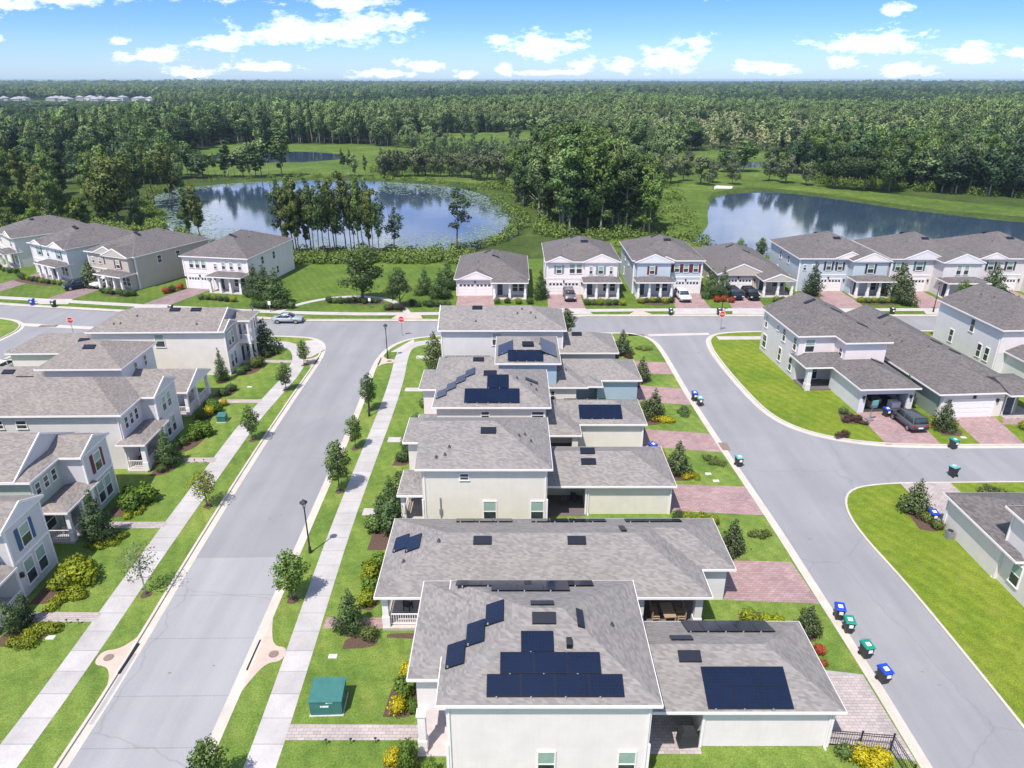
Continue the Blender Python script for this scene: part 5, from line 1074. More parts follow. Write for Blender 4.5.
# undergrowth between the park lawn and the lake, and reeds on the shore: one mass
def under():
    g = np.random.default_rng(8); bl = []
    for k in range(330):
        x = g.uniform(-52, -8); bl.append((x, 146.5+g.uniform(-3, 6), .5, g.uniform(.9, 1.8), g.uniform(.9, 1.8), g.uniform(.6, 1.5)))
    for k in range(110):
        x = g.uniform(40, 60); bl.append((x-8+g.uniform(-6, 2), 185+(x-40)*3+g.uniform(-14, 14), -.1, 1.6, 1.6, g.uniform(.4, 1.1)))
    for k in range(60):
        x = g.uniform(8, 45); bl.append((x, 165+g.uniform(-8, 20)-max(0, x-30)*.8, .3, 1.2, 1.2, g.uniform(.5, 1.2)))
    for k in range(460):
        x = g.uniform(-185, -88); bl.append((x, 150+g.uniform(0, 34)+(-92-x)*.33, .5, 2.4, 2.4, g.uniform(.8, 2.2)))
    for k in range(190):
        y = g.uniform(164, 262); x = g.uniform(30+(y-164)*.1, 46+(y-164)*.14); bl.append((x, y, -.1, g.uniform(.8, 2), g.uniform(.8, 2), g.uniform(.3, .9)))
    for k in range(150):
        x = g.uniform(112, 250); bl.append((x, 258-(x-118)*.6+g.uniform(-1, 9), .6, 1.8, 1.8, g.uniform(1.2, 3.4)))
    for k in range(120):
        x = g.uniform(118, 240); bl.append((x, 262-(x-118)*.6+g.uniform(0, 6), .4, 2, 1.6, g.uniform(.8, 2.2)))
    for k in range(110):
        x = g.uniform(-60, 30); bl.append((x, 290+g.uniform(0, 50)-max(0, x)*.6, .4, 2.6, 2.6, g.uniform(1, 3.2)))
    for k in range(170):
        t = g.random(); x = 8+g.uniform(-1, 22); bl.append((x-max(0, t-.5)*40, 166+t*100, .4, 2.2, 2.2, g.uniform(.8, 2.6)))
    for k in range(160):
        q = lakeL[g.integers(0, len(lakeL))]; bl.append((q[0]*1.0+g.uniform(-2, 2)-(3 if q[0] < -90 else 0), q[1]+(5 if q[1] > 235 else -2 if q[1] < 175 else 0)+g.uniform(-2, 3), .1, 1.8, 1.6, g.uniform(.5, 1.5)))
    me = leaves_mesh('undergrowth', bl, 420000, .22, 5, 'leaf_scrub'); o = bpy.data.objects.new('undergrowth', me); COL.objects.link(o)
    tag(o, 'wild green undergrowth and reeds along the lake shores', 'undergrowth', kind='stuff')
under()
def lilies():
    g = np.random.default_rng(4); P = np.stack([g.uniform(-130, 10, 60000), g.uniform(150, 285, 60000)], 1)
    d = dist(P, lakeL); P = P[inside(P, lakeL)]; d = dist(P, lakeL)
    f = np.sin(P[:, 0]*.12)*np.sin(P[:, 1]*.1+1)+.5*np.sin(P[:, 0]*.4+P[:, 1]*.3)
    wide = np.where(P[:, 0] > -45, 9+5*f, .8+1.2*f); wide = np.where((P[:, 1] > 228) & (P[:, 0] > -48), 15+8*f, wide); wide = np.where((P[:, 0] > -16) & (P[:, 1] < 215), 14+6*f, wide); wide = np.where((P[:, 1] < 185), 15+6*f, wide); wide = np.where((P[:, 0] < -80), 9+5*f, wide)
    P = P[(d < wide*(.15+1.2*g.random(len(P))**1.6)) & (d > -.5)]
    n = len(P); k = 6; a = np.linspace(0, 2*np.pi, k, endpoint=False); r = g.uniform(.12, .42, n)
    V = np.zeros((n, k, 3)); V[:, :, 0] = P[:, :1]+np.cos(a)*r[:, None]; V[:, :, 1] = P[:, 1:]+np.sin(a)*r[:, None]; V[:, :, 2] = (-.605+g.uniform(0, .015, n))[:, None]
    me = bpy.data.meshes.new('lily_pads'); me.vertices.add(n*k); me.vertices.foreach_set('co', V.ravel()); me.loops.add(n*k); me.loops.foreach_set('vertex_index', np.arange(n*k, dtype=np.int32))
    me.polygons.add(n); me.polygons.foreach_set('loop_start', np.arange(0, n*k, k, dtype=np.int32)); me.update(); me.materials.append(MATS['lily'])
    o = bpy.data.objects.new('lily_pads', me); COL.objects.link(o); tag(o, 'pale green lily pads floating round the edge of the left lake', 'lily pads', kind='stuff')
lilies()

# garden shrubs, bed by bed
random.seed(5)
def row(key, mat, pts, label, group, s=1.0, **kw):
    for x, y in pts: shrub(key, x, y, s*random.uniform(1.02, 1.3), mat, label, group, **kw)
row('round', 'leaf_yellow', [(-6.9, 31.1), (-6.7, 33.9)], 'bright yellow croton by the front left wall of the nearest house', 'yellow crotons by the nearest house', .75)
shrub('palm', -6.6, 32.4, 1.0, 'leaf_bright', 'bright green large-leaved shrub between two yellow crotons by the nearest house'); shrub('round', -5.9, 31.2, .8, 'leaf_bright', 'small green shrub at the wall corner beside the yellow crotons')
row('round', 'leaf_yellow', [(-6.6, 26.5), (-6.5, 27.6)], 'yellow croton at the bottom picture edge by the entry walk', 'yellow crotons by the entry walk', .8); shrub('tall', -5.7, 27.2, .95, 'leaf_bright', 'upright green shrub beside the entry walk yellow crotons'); shrub('tall', -4.3, 26.7, .75, 'leaf_bright', 'slim green shrub right of the entry at the bottom edge')
row('round', 'leaf_lime', [(-10.4, 40.6), (-10.6, 43.2)], 'yellow-green bush along the left wall of the single-storey blue house', 'bushes by the single-storey blue house', 1.15); shrub('palm', -10.5, 41.9, 1.0, 'leaf_bright', 'leafy green shrub between the yellow-green bushes of the single-storey blue house'); shrub('palm', -10.2, 44.8, 1.05, 'leaf_bright', 'leafy bright shrub at the top of the bed by the single-storey blue house'); shrub('round', -9.7, 37.1, .95, 'leaf_olive', 'round olive shrub beside the porch of the single-storey blue house')
row('tall', 'leaf_dark', [(-10.2, 49.2), (-11, 50.4), (-9.9, 51)], 'dense dark shrub by the cream house front', 'dark shrubs by the cream house', 1.15); shrub('palm', -11.6, 49.9, 1.1, 'leaf_tree', 'large-leaved shrub at the lawn edge before the cream house'); row('round', 'leaf_tree', [(-10.6, 54), (-10.4, 55.6), (-10.3, 57.2)], 'green shrub by the cream house front, beyond its walk', 'green shrubs beyond the cream house walk', 1.1)
row('round', 'leaf_dark', [(-10.8, 61.4), (-10.4, 62.8), (-10.6, 64.2)], 'dark shrub by the front of the zigzag-panel house', 'dark shrubs by the zigzag-panel house', 1.05); row('round', 'leaf_tree', [(-10.4, 68), (-10.4, 70), (-10.2, 74), (-10, 77)], 'green shrub along the fronts further up the centre row', 'shrubs up the centre row', 1.0); row('round', 'leaf_dark', [(-10.2, 83.5), (-9.9, 85)], 'dark shrub below the far white centre house', 'dark shrubs below the far centre house', 1.1)
row('round', 'leaf_lime', [(16.6, 38.8), (17.6, 38.5), (18.3, 38.3)], 'yellow-green rounded shrub at the patio corner of the single-storey blue house', 'shrubs at the blue patio corner', .9); shrub('spread', 20.8, 38.7, .95, 'leaf_olive', 'spreading brownish shrub at the kerb left of the first blue and green bins'); shrub('round', 20.3, 35.8, .7, 'leaf_red', 'red-leaved shrub beside the nearest garage drive'); shrub('low', 19.9, 34.9, .6, 'leaf_red', 'low red shrub at the edge of the nearest garage drive')
shrub('spread', 20.6, 48.9, .8, 'leaf_olive', 'low spreading shrub on the lawn above the pale blue house drive'); row('round', 'leaf_lime', [(15.1, 51), (16.2, 50.8), (17.1, 50.6)], 'yellow-green shrub in the row below the cream house drive', 'shrubs below the cream house drive', .8); shrub('round', 14.4, 51.2, .85, 'leaf_dark', 'dark shrub at the garage corner below the cream house drive')
shrub('low', 16.9, 58.3, .85, 'leaf_yellow', 'bright yellow flowering shrub at the foot of the cream house magnolia'); shrub('low', 17.6, 58.1, .6, 'leaf_lime', 'small lime shrub right of the yellow flowers by the cream house drive'); shrub('round', 15.0, 62.2, .75, 'leaf_red', 'orange-red shrub below the zigzag-panel house drive'); shrub('spread', 20.0, 61.2, .9, 'leaf_olive', 'low spreading shrub at the kerb above the cream house drive')
row('low', 'leaf_yellow', [(16.6, 70.4), (17.3, 70.1)], 'bright yellow groundcover under the slim magnolia', 'yellow groundcover under the slim magnolia', .9); shrub('spread', 19.6, 72.4, .9, 'leaf_dark', 'dark spreading shrub on the lawn below the light blue house drive'); row('round', 'leaf_tree', [(14.3, 73.4), (15.4, 73.6), (16.3, 73.8)], 'green shrub along the light blue garage drive', 'shrubs along the light blue garage drive', .75); shrub('round', 14.5, 63.4, .7, 'leaf_bright', 'small green shrub beside the blue bin at the zigzag-panel house')
shrub('spread', 18.5, 93.0, .85, 'leaf_olive', 'low dark shrub on the corner lawn at the lane mouth'); row('low', 'leaf_plum', [(14.4, 90.2), (15.8, 90)], 'dark plum groundcover under the corner yard tree', 'plum groundcover in the corner yard', .8)
row('low', 'leaf_tree', [(8.4+i*1.5, 27.6) for i in range(0)], '', '')
shrub('round', 18.6, 28.1, .8, 'leaf_tree', 'green shrub at the nearest garage corner, left of the yellow croton'); row('round', 'leaf_yellow', [(19.4, 27.8), (20.3, 27.6), (19.9, 27.1)], 'large bright yellow croton inside the black fence corner', 'yellow crotons in the fence corner', .95)
# left row beds
row('low', 'leaf_lime', [(-32.0, 41.2), (-32.4, 41.9), (-33, 40.6)], 'low yellow-green hedge shrub before the paired windows of the nearest left house', 'low hedge of the nearest left house', .95); row('palm', 'leaf_lime', [(-32.3, 43.0), (-33.2, 43.8), (-33.4, 42.6)], 'large large-leaved yellow-green shrub before the nearest left house', 'large-leaved shrubs of the nearest left house', 1.1)
row('low', 'leaf_lime', [(-32.6, 37.0), (-32.1, 37.9), (-33, 36.5)], 'low lime hedge shrub at the left picture edge', 'low lime hedge at the left edge', .9); row('tall', 'leaf_dark', [(-34, 37.6), (-33.8, 38.6)], 'dark shrub behind the lime hedge at the left picture edge', 'dark shrubs at the left edge', .9)
row('low', 'leaf_lime', [(-33.8, 47.3), (-33, 47.7), (-32.6, 48.4)], 'low yellow-green shrub ringing the conical tree of the sage green house', 'low shrubs of the sage green house', .8); row('palm', 'leaf_bright', [(-33.6, 53), (-33, 54), (-34.2, 54.2)], 'large-leaved bright shrub before the sage green gable', 'large-leaved shrubs of the sage green house', 1.05); row('low', 'leaf_lime', [(-33.4, 51.8), (-32.7, 52.5)], 'low lime shrub in front of the sage green gable shrubs', 'lime shrubs of the sage green house', .8)
row('round', 'leaf_tree', [(-33.8, 59.4), (-33.2, 61.4), (-34.4, 61.6)], 'round green shrub around the white corner porch, left row', 'shrubs round the white corner porch', .8); row('palm', 'leaf_bright', [(-33.4, 66.2), (-32.7, 67), (-33.7, 67.6)], 'large-leaved green shrub before the grey gabled front', 'large shrubs before the grey gable', 1.0); row('round', 'leaf_tree', [(-34.6, 63.6), (-34.2, 64.7)], 'dark round shrub at the grey gable wall', 'round shrubs at the grey gable', .85)
row('round', 'leaf_yellow', [(-34.2, 71.8), (-33.6, 74.4)], 'yellow croton before the gabled screened porch', 'yellow crotons of the gabled porch', .75); row('round', 'leaf_bright', [(-34.3, 73.2), (-33.8, 72.6), (-35, 73.8), (-34.8, 71)], 'green shrub before the gabled screened porch', 'green shrubs of the gabled porch', .95); row('round', 'leaf_dark', [(-34.6, 77.2), (-34.2, 78.6)], 'dark shrub beyond the walk of the gabled porch', 'dark shrubs beyond the gabled porch walk', .9)
row('round', 'leaf_olive', [(-33.8, 86.2), (-33.4, 87)], 'large round olive shrub before the white balcony house', 'olive shrubs of the balcony house', 1.2); row('round', 'leaf_dark', [(-35, 83.8), (-34.6, 85), (-34.8, 88.6)], 'dark shrub against the white balcony house front', 'dark shrubs of the balcony house', .8); row('round', 'leaf_olive', [(-33.4, 90), (-32.6, 91.2)], 'olive shrub at the foot of the tree by the balcony porch', 'olive shrubs by the balcony porch', .75)
# far row beds
def frow(x0, x1, y, n, lab, mats=('leaf_tree', 'leaf_dark', 'leaf_lime'), dy=0):
    for i in range(n):
        t = i/max(1, n-1); mt = mats[i % len(mats)]
        shrub('round', x0+(x1-x0)*t, y+dy*t+random.uniform(-.4, .4), random.uniform(.85, 1.2), mt, '%s shrub in the bed before %s' % ({'leaf_tree': 'green', 'leaf_dark': 'dark green', 'leaf_lime': 'yellow-green', 'leaf_plum': 'plum-coloured', 'leaf_red': 'reddish'}[mt], lab), '%s shrubs before %s' % ({'leaf_tree': 'green', 'leaf_dark': 'dark', 'leaf_lime': 'lime', 'leaf_plum': 'plum', 'leaf_red': 'red'}[mt], lab))
frow(12.6, 18.6, 114.4, 6, 'the white house with two gables'); frow(21.8, 27.0, 115.4, 6, 'the red-shuttered pale blue house', ('leaf_lime', 'leaf_dark')); frow(45, 49.4, 116, 5, 'the gabled porch with dark cars'); frow(59.4, 65.8, 115.4, 7, 'the four-column porch', ('leaf_lime', 'leaf_tree')); frow(75, 81, 115.6, 5, 'the tall gabled front wing', ('leaf_dark',))
frow(-53.6, -47.6, 117.8, 6, 'the low porch roof', dy=-1.6); frow(-72.6, -66.4, 121.6, 7, 'the beige house porch', ('leaf_dark', 'leaf_tree'), dy=-2.2); frow(-94, -83.6, 131.6, 9, 'the teal-shuttered house', ('leaf_dark', 'leaf_tree', 'leaf_lime'), dy=-4.8); frow(-104, -97, 139, 5, 'the house at the far left end', ('leaf_dark',), dy=-4); frow(-61.4, -60, 121.4, 3, 'the driveway of the seven-window house', ('leaf_red', 'leaf_plum'), dy=2.6); frow(-2.6, 3, 115, 4, 'the single-storey house with a broad gable')
frow(-31, -23, 115.6, 9, 'the park loop tree', ('leaf_dark', 'leaf_tree')); frow(-20.6, -18.2, 111.6, 4, 'the right end of the park loop', ('leaf_dark', 'leaf_plum')); frow(-43, -36.6, 112.6, 8, 'the dark tree clump beside the park', ('leaf_dark', 'leaf_tree')); frow(-16.6, -10.6, 113.6, 7, 'the dark tree screen by the park', ('leaf_dark',))
frow(35, 37.4, 116, 3, 'the beige gabled house corner', ('leaf_red',))
row('low', 'leaf_plum', [(37.4, 70.4), (38.2, 70.9), (38.6, 69.8)], 'plum-coloured groundcover at the open garage corner', 'plum shrubs at the open garage', .85); shrub('round', 37.6, 72.2, .75, 'leaf_tree', 'small green shrub at the open garage corner'); shrub('spread', 35.2, 66.8, .85, 'leaf_plum', 'low brownish shrub on the lawn inside the lane bend'); shrub('round', 45.9, 70.2, .6, 'leaf_lime', 'lime shrub beside the parked grey car'); shrub('low', 47.4, 67.8, .9, 'leaf_dark', 'low dark shrub at the foot of the magnolia by the green house')
row('spread', 'leaf_olive', [(43.6, 55.6), (44.6, 54.9)], 'spreading shrub on the lawn beyond the lower right driveway', 'spreading shrubs beyond the lower right driveway', .8); row('round', 'leaf_olive', [(34.7, 52.4), (35.6, 51), (35.9, 49.9)], 'olive shrub under the magnolia at the lower right house', 'olive shrubs at the lower right house', .7); row('round', 'leaf_lime', [(55.6, 68.4), (56.4, 67.4)], 'lime shrub by the drive at the right picture edge', 'lime shrubs at the right edge', .8)
row('spread', 'leaf_dark', [(-68.2, 91.5), (-67.6, 93.4)], 'dark spreading shrub at the far left side road', 'dark shrubs at the far left side road', .9)

# ------------------------------------------------------------------ street furniture
def lamp():
    r = empty('street_lamp', 0, 0, GZ)
    m = MB(); m.cyl(0, 0, 0, .5, .14, .11, 12); m.cyl(0, 0, .5, .62, .13, .08, 12); m.build('base', 'black_metal', r)
    m = MB(); m.cyl(0, 0, .6, 4.3, .07, .05, 10); m.cyl(0, 0, 4.26, 4.34, .11, .11, 10); m.build('pole', 'black_metal', r)
    m = MB(); m.cyl(0, 0, 4.34, 4.72, .1, .2, 8); m.build('glass', 'lamp_clear', r)
    m = MB(); m.cyl(0, 0, 4.72, 4.78, .32, .3, 8); m.cyl(0, 0, 4.78, 4.98, .28, .06, 8); m.cyl(0, 0, 4.98, 5.12, .03, .01, 6)
    for k in range(4):
        a = k*1.5708; m.tube([(.1*math.cos(a), .1*math.sin(a), 4.34), (.21*math.cos(a), .21*math.sin(a), 4.74)], [.018, .018], 4)
    m.build('lamp_head', 'black_metal', r); return r
L0 = lamp(); first = True
for x, y, lb in ((-16.2, 46.6, 'nearest black street lamp, standing on the centre pavement strip'), (-16.1, 71.6, 'black street lamp in front of a young tree, middle of the centre pavement strip'), (-16.9, 89.4, 'black street lamp at the street corner beside the stop sign'), (-37.6, 98.0, 'black street lamp at the cross street corner in front of the silver car'), (34.2, 110.2, 'black street lamp on the far verge between white car and dark cars'), (68.8, 110.4, 'black street lamp on the far verge before the four-column porch house'), (74.6, 106.0, 'black street lamp rising over the plain white house roof at the right')):
    o = L0 if first else copy_tree(L0); first = False; o.location = (x, y, GZ); tag(o, lb, 'street lamp', 'black street lamps')
def textmesh(body, size, mat, parent, loc, rot):
    c = bpy.data.curves.new('lettering', 'FONT'); c.body = body; c.size = size; c.align_x = 'CENTER'; c.align_y = 'CENTER'; c.extrude = .003
    c.materials.append(MATS[mat]); f = bpy.data.objects.new('lettering', c); COL.objects.link(f); me = bpy.data.meshes.new_from_object(f.evaluated_get(bpy.context.evaluated_depsgraph_get())); bpy.data.objects.remove(f)
    o = bpy.data.objects.new('lettering', me); COL.objects.link(o); o.parent = parent; o.location = loc; o.rotation_euler = rot; return o
def stop(x, y, yaw, label):
    r = empty('stop_sign', x, y, GZ, R(yaw), label, 'stop sign', 'stop signs')
    m = MB(); m.cyl(0, 0, 0, 2.9, .04, .04, 8); m.build('post', 'post_grey', r)
    def octo(rad, y0, y1, mat, nm):
        q = [(rad*math.cos(R(22.5+45*k)), rad*math.sin(R(22.5+45*k))+2.5) for k in range(8)]
        m = MB(); m.add([(a, y0, b) for a, b in q]+[(a, y1, b) for a, b in q], [tuple(range(8)), tuple(range(15, 7, -1))]+[(k, 8+k, 8+(k+1) % 8, (k+1) % 8) for k in range(8)]); return m.build(nm, mat, r)
    octo(.5, -.06, -.04, 'sign_white', 'border'); octo(.45, -.066, -.061, 'sign_red', 'sign_face')
    textmesh('STOP', .32, 'sign_white', r, (0, -.068, 2.5), (R(90), 0, 0))
stop(-16.3, 99.0, 0, 'red stop sign at the street corner by the centre row'); stop(31.6, 101.4, 0, 'red stop sign where the lane meets the cross street'); stop(-64.8, 98.6, 8, 'red stop sign at the far left side road')
def bin_(x, y, yaw, lid, label, body='bin_body', grp=None, open_=False):
    r = empty('wheelie_bin', x, y, 0.01, R(yaw), label, 'bin', grp)
    m = MB(); a, b, c, d = .23, .25, .31, .36
    m.add([(-a, -b, .08), (a, -b, .08), (a, b, .06), (-a, b, .06), (-c, -d, 1.0), (c, -d, 1.0), (c, d, 1.0), (-c, d, 1.0)], [(0, 3, 2, 1), (0, 1, 5, 4), (1, 2, 6, 5), (2, 3, 7, 6), (3, 0, 4, 7), (4, 5, 6, 7)])
    m.box(-.34, -.39, .95, .34, .38, 1.0); o = m.build('body', body, r)
    m = MB(); m.add([(-.35, -.42, 1.0), (.35, -.42, 1.0), (.35, .4, 1.03), (-.35, .4, 1.03), (-.3, -.36, 1.08), (.3, -.36, 1.08), (.3, .36, 1.14), (-.3, .36, 1.14)], [(0, 3, 2, 1), (4, 5, 6, 7), (0, 1, 5, 4), (1, 2, 6, 5), (2, 3, 7, 6), (3, 0, 4, 7)]); o = m.build('lid', lid, r)
    m = MB(); m.add([(-.16, -.2, 1.1), (.14, -.2, 1.1), (.14, .1, 1.135), (-.16, .1, 1.135)], [(0, 1, 2, 3)]); m.build('sticker', 'sticker', o)
    m = MB(); m.box(-.1, -.385, .62, .16, -.335, .84); m.build('sticker', 'sticker', r)
    m = MB(); m.box(-.3, .4, .92, .3, .46, .97); m.box(-.3, .36, .92, -.25, .46, .97); m.box(.25, .36, .92, .3, .46, .97); m.build('handle', body, r)
    for sg in (-1, 1):
        m = MB(); n = 10; X = sg*.26
        m.add([(X-.03, .28+.12*math.cos(k*.628), .12+.12*math.sin(k*.628)) for k in range(n)]+[(X+.03, .28+.12*math.cos(k*.628), .12+.12*math.sin(k*.628)) for k in range(n)], [tuple(range(n)), tuple(range(2*n-1, n-1, -1))]+[(k, n+k, n+(k+1) % n, (k+1) % n) for k in range(n)]); m.build('wheel', 'tyre', r)
g = 'bins put out along the lane kerb'
bin_(23.05, 39.2, -12, 'bin_blue', 'dark bin with blue lid, farthest of the four near bins in the lane', grp=g); bin_(23.15, 37.9, -8, 'bin_green', 'dark bin with green lid touching the blue-lidded bin behind it', grp=g); bin_(23.3, 35.6, 8, 'bin_green', 'dark bin with green lid standing alone between two other near bins', grp=g); bin_(23.45, 33.5, 12, 'bin_blue', 'dark bin with blue lid, nearest in the lane by the first driveway', grp=g)
bin_(22.3, 60.6, 8, 'bin_teal', 'dark bin with pale teal lid at the kerb beside the storm drain grate', grp=g); bin_(21.9, 74.6, 0, 'bin_teal', 'dark bin with teal lid in front of a blue one up the lane', grp=g); bin_(21.6, 76.0, 0, 'bin_blue', 'blue-lidded bin behind the teal-lidded one up the lane', grp=g)
bin_(43.2+2.3, 64.2, 15, 'bin_green', 'green-lidded bin at the kerb by the grey car drive', grp=g); bin_(42.3, 58.7, -160, 'bin_teal', 'dark teal bin across the lane from the grey car drive', grp=g)
bin_(14.3, 63.2, 40, 'bin_blue', 'blue-lidded bin at the garage corner of the zigzag-panel house'); bin_(36.1, 51.0, 0, 'bin_blue', 'blue-lidded bin beside the lower right white garage wall'); bin_(47.3, 76.2, 20, 'bin_blue', 'blue-lidded bin against the dark green house wall', 'bin_body')
bin_(42.2, 71.6, 10, 'bin_blue', 'blue-lidded bin in front of the open garage, behind the grey car')
bin_(-80.8, 114.4, 0, 'bin_blue', 'blue bin on the far verge at the left edge', 'bin_blue'); bin_(-76.6, 113.4, 0, 'bin_body', 'black bin on the far verge, right of the blue one at the left edge'); bin_(-55.8, 110.7, 0, 'bin_body', 'black bin at the cross street kerb before the beige house'); bin_(25.6, 109.0, 0, 'bin_body', 'dark navy bin on the far verge before the pale blue house'); bin_(33.4, 109.0, 0, 'bin_body', 'black bin beside the lamp post on the far verge'); bin_(61.5, 109.3, 0, 'bin_body', 'black bin on the far verge before the four-column porch')
bin_(15.2, 90.8, 0, 'bin_green', 'green-lidded bin under the slim dark tree in the corner yard')

# ------------------------------------------------------------------ cars
def car(x, y, yaw, paint, label, kind_='suv', z=0.0):
    r = empty('parked_car', x, y, z, R(yaw), label, 'car')
    if kind_ == 'suv': prof = [(-2.25, .42), (-2.28, .95), (-2.15, 1.05), (-1.2, 1.14), (1.9, 1.16), (2.24, 1.1), (2.28, .45)]; roof = [(-1.2, 1.1), (-.55, 1.66), (1.85, 1.7), (2.2, 1.1)]; hw = .93
    else: prof = [(-2.3, .38), (-2.34, .75), (-2.15, .88), (-1.05, .98), (1.45, 1.0), (2.25, .95), (2.32, .42)]; roof = [(-1.1, .97), (-.3, 1.42), (.75, 1.44), (1.7, 1.0)]; hw = .9
    def loft(pf, wf, name, mat, parent, bev=.06):
        m = MB(); n = len(pf); secs = []
        for y_, sc in ((-1, .0), (-.93, 1), (.93, 1), (1, .0)):
            secs.append([(px_, wf(pz)*y_, pz if sc else pz+( .05 if pz < .6 else -.05)) for px_, pz in pf])
        for s_ in secs: m.v += s_
        for i in range(3):
            for k in range(n): m.f.append((i*n+k, i*n+(k+1) % n, (i+1)*n+(k+1) % n, (i+1)*n+k))
        m.f += [tuple(range(n-1, -1, -1)), tuple(range(3*n, 4*n))]
        o = m.build(name, mat, parent); bm = bmesh.new(); bm.from_mesh(o.data); bmesh.ops.recalc_face_normals(bm, faces=bm.faces)
        bmesh.ops.bevel(bm, geom=[e for e in bm.edges], offset=bev, segments=2, affect='EDGES', clamp_overlap=True); bm.to_mesh(o.data); bm.free()
        for p in o.data.polygons: p.use_smooth = True
        return o
    loft(prof, lambda z_: hw*(1 if z_ < .9 else .97), 'body', paint, r)
    loft(roof, lambda z_: hw*(.95 if z_ < 1.2 else .78), 'windows', 'glass', r, .03)
    top = [(roof[1][0]-.02, roof[1][1]-.05), (roof[1][0]+.15, roof[1][1]+.035), (roof[2][0]-.15, roof[2][1]+.03), (roof[2][0]+.06, roof[2][1]-.05)]
    loft(top, lambda z_: hw*.8, 'roof', paint, r, .02)
    m = MB()
    for sg in (-1, 1):
        for (xa, za), (xb, zb) in ((roof[0], roof[1]), (roof[3], roof[2]), ((.45, 1.05), (.42, roof[1][1]))):
            m.tube([(xa, sg*hw*.95, za), (xb, sg*hw*.8, zb)], [.045, .04], 5)
    m.build('pillar', paint, r)
    for wx in (-1.42, 1.42):
        for sg in (-1, 1):
            n = 16; wr = .36; m = MB(); ya, yb = sg*(hw-.2), sg*(hw+.015)
            m.add([(wx+wr*math.cos(k*6.2832/n), ya, wr+wr*math.sin(k*6.2832/n)) for k in range(n)]+[(wx+wr*math.cos(k*6.2832/n), yb, wr+wr*math.sin(k*6.2832/n)) for k in range(n)], [tuple(range(n)), tuple(range(2*n-1, n-1, -1))]+[(k, n+k, n+(k+1) % n, (k+1) % n) for k in range(n)])
            o = m.build('wheel', 'tyre', r); m = MB(); q = sg*(hw+.022); rr = .23
            m.add([(wx+rr*math.cos(k*6.2832/n), yb, wr+rr*math.sin(k*6.2832/n)) for k in range(n)]+[(wx+rr*.85*math.cos(k*6.2832/n), q, wr+rr*.85*math.sin(k*6.2832/n)) for k in range(n)], [tuple(range(n, 2*n))]+[(k, n+k, n+(k+1) % n, (k+1) % n) for k in range(n)]); m.build('rim', 'rim', o)
    zf = .72 if kind_ == 'suv' else .62
    for sg in (-1, 1):
        m = MB(); m.box(-2.345, sg*.72-.17, zf, -2.2, sg*.72+.17, zf+.16); m.build('headlight', 'lamp_clear', r)
        m = MB(); m.box(2.2, sg*.72-.14, zf+.1, 2.3, sg*.72+.14, zf+.34); m.build('tail_light', 'lamp_red', r)
        m = MB(); m.box(-.85, sg*(hw+.0)-.06, 1.02, -.68, sg*(hw+.14)+.02*sg, 1.16) if sg > 0 else m.box(-.85, -hw-.16, 1.02, -.68, -hw+.06, 1.16); m.build('mirror', paint, r)
    m = MB(); m.box(2.28, -.26, .62, 2.325, .26, .76); m.build('licence_plate', 'sticker', r)
    m = MB(); m.box(-2.36, -.6, .42, -2.28, .6, .58); m.build('grille', 'black_metal', r)
    return r
car(43.5, 69.5, -86, 'car_grey', 'grey SUV parked on the open-garage house drive, tail towards the lane', z=GZ)
car(-35.1, 105.4, 180, 'car_silver', 'silver sedan parked at the far kerb by the park', 'sedan')
car(-78.8, 124.6, 40, 'car_navy', 'dark SUV parked beside the blue side wall of the teal-shuttered house', z=GZ)
car(-74.8, 126, 66, 'car_white', 'white car on the beige house drive, half hidden by its porch', z=GZ); car(9.9, 118.0, 92, 'car_plum', 'plum-grey car parked on the drive of the white house with two gables', 'suv', z=GZ)
car(29.4, 117.6, 94, 'car_white', 'white SUV on the pale blue house drive', z=GZ); car(38.6, 118.8, 95, 'car_navy', 'dark blue SUV, left of the two cars before the beige gabled house', z=GZ); car(41.4, 118.6, 95, 'car_black', 'black SUV, right of the two cars before the beige gabled house', z=GZ)
car(-66.5, 85, 72, 'car_white', 'white car at the left edge on the side road, cut by the picture', 'sedan')
car(49.2, 105.8, 172, 'car_dark', 'dark car in the cross street glimpsed over the open-garage house roof', 'sedan')

# ------------------------------------------------------------------ utilities and garden things
def cabinet(x, y, w, d, h, label):
    r = empty('transformer_box', x, y, GZ, R(2), label, 'utility box')
    m = MB(); m.box(-w/2-.06, -d/2-.06, -.1, w/2+.06, d/2+.06, .06); m.build('base', 'stone', r)
    m = MB(); a = w/2; b = d/2
    m.add([(-a, -b, .06), (a, -b, .06), (a, b, .06), (-a, b, .06), (-a, -b, h*.82), (a, -b, h*.82), (a, b, h), (-a, b, h)], [(0, 3, 2, 1), (0, 1, 5, 4), (1, 2, 6, 5), (2, 3, 7, 6), (3, 0, 4, 7), (4, 5, 6, 7)]); m.build('body', 'cabinet_green', r)
    m = MB(); m.add([(-a-.04, -b-.04, h*.8), (a+.04, -b-.04, h*.8), (a+.04, b+.02, h*.99), (-a-.04, b+.02, h*.99), (-a-.04, -b-.04, h*.85), (a+.04, -b-.04, h*.85), (a+.04, b+.02, h*1.03), (-a-.04, b+.02, h*1.03)], [(0, 3, 2, 1), (0, 1, 5, 4), (1, 2, 6, 5), (2, 3, 7, 6), (3, 0, 4, 7), (4, 5, 6, 7)]); m.build('lid', 'cabinet_green', r)
    if w > 1:
        for (u, v, p, q) in ((-.28, .5, .1, .12), (0, .5, .36, .12), (.1, .72, .12, .08), (.3, .74, .3, .06)):
            m = MB(); m.box(a*u-p/2, -b-.012, h*v, a*u+p/2, -b-.002, h*v+q); m.build('sticker', 'sticker', r)
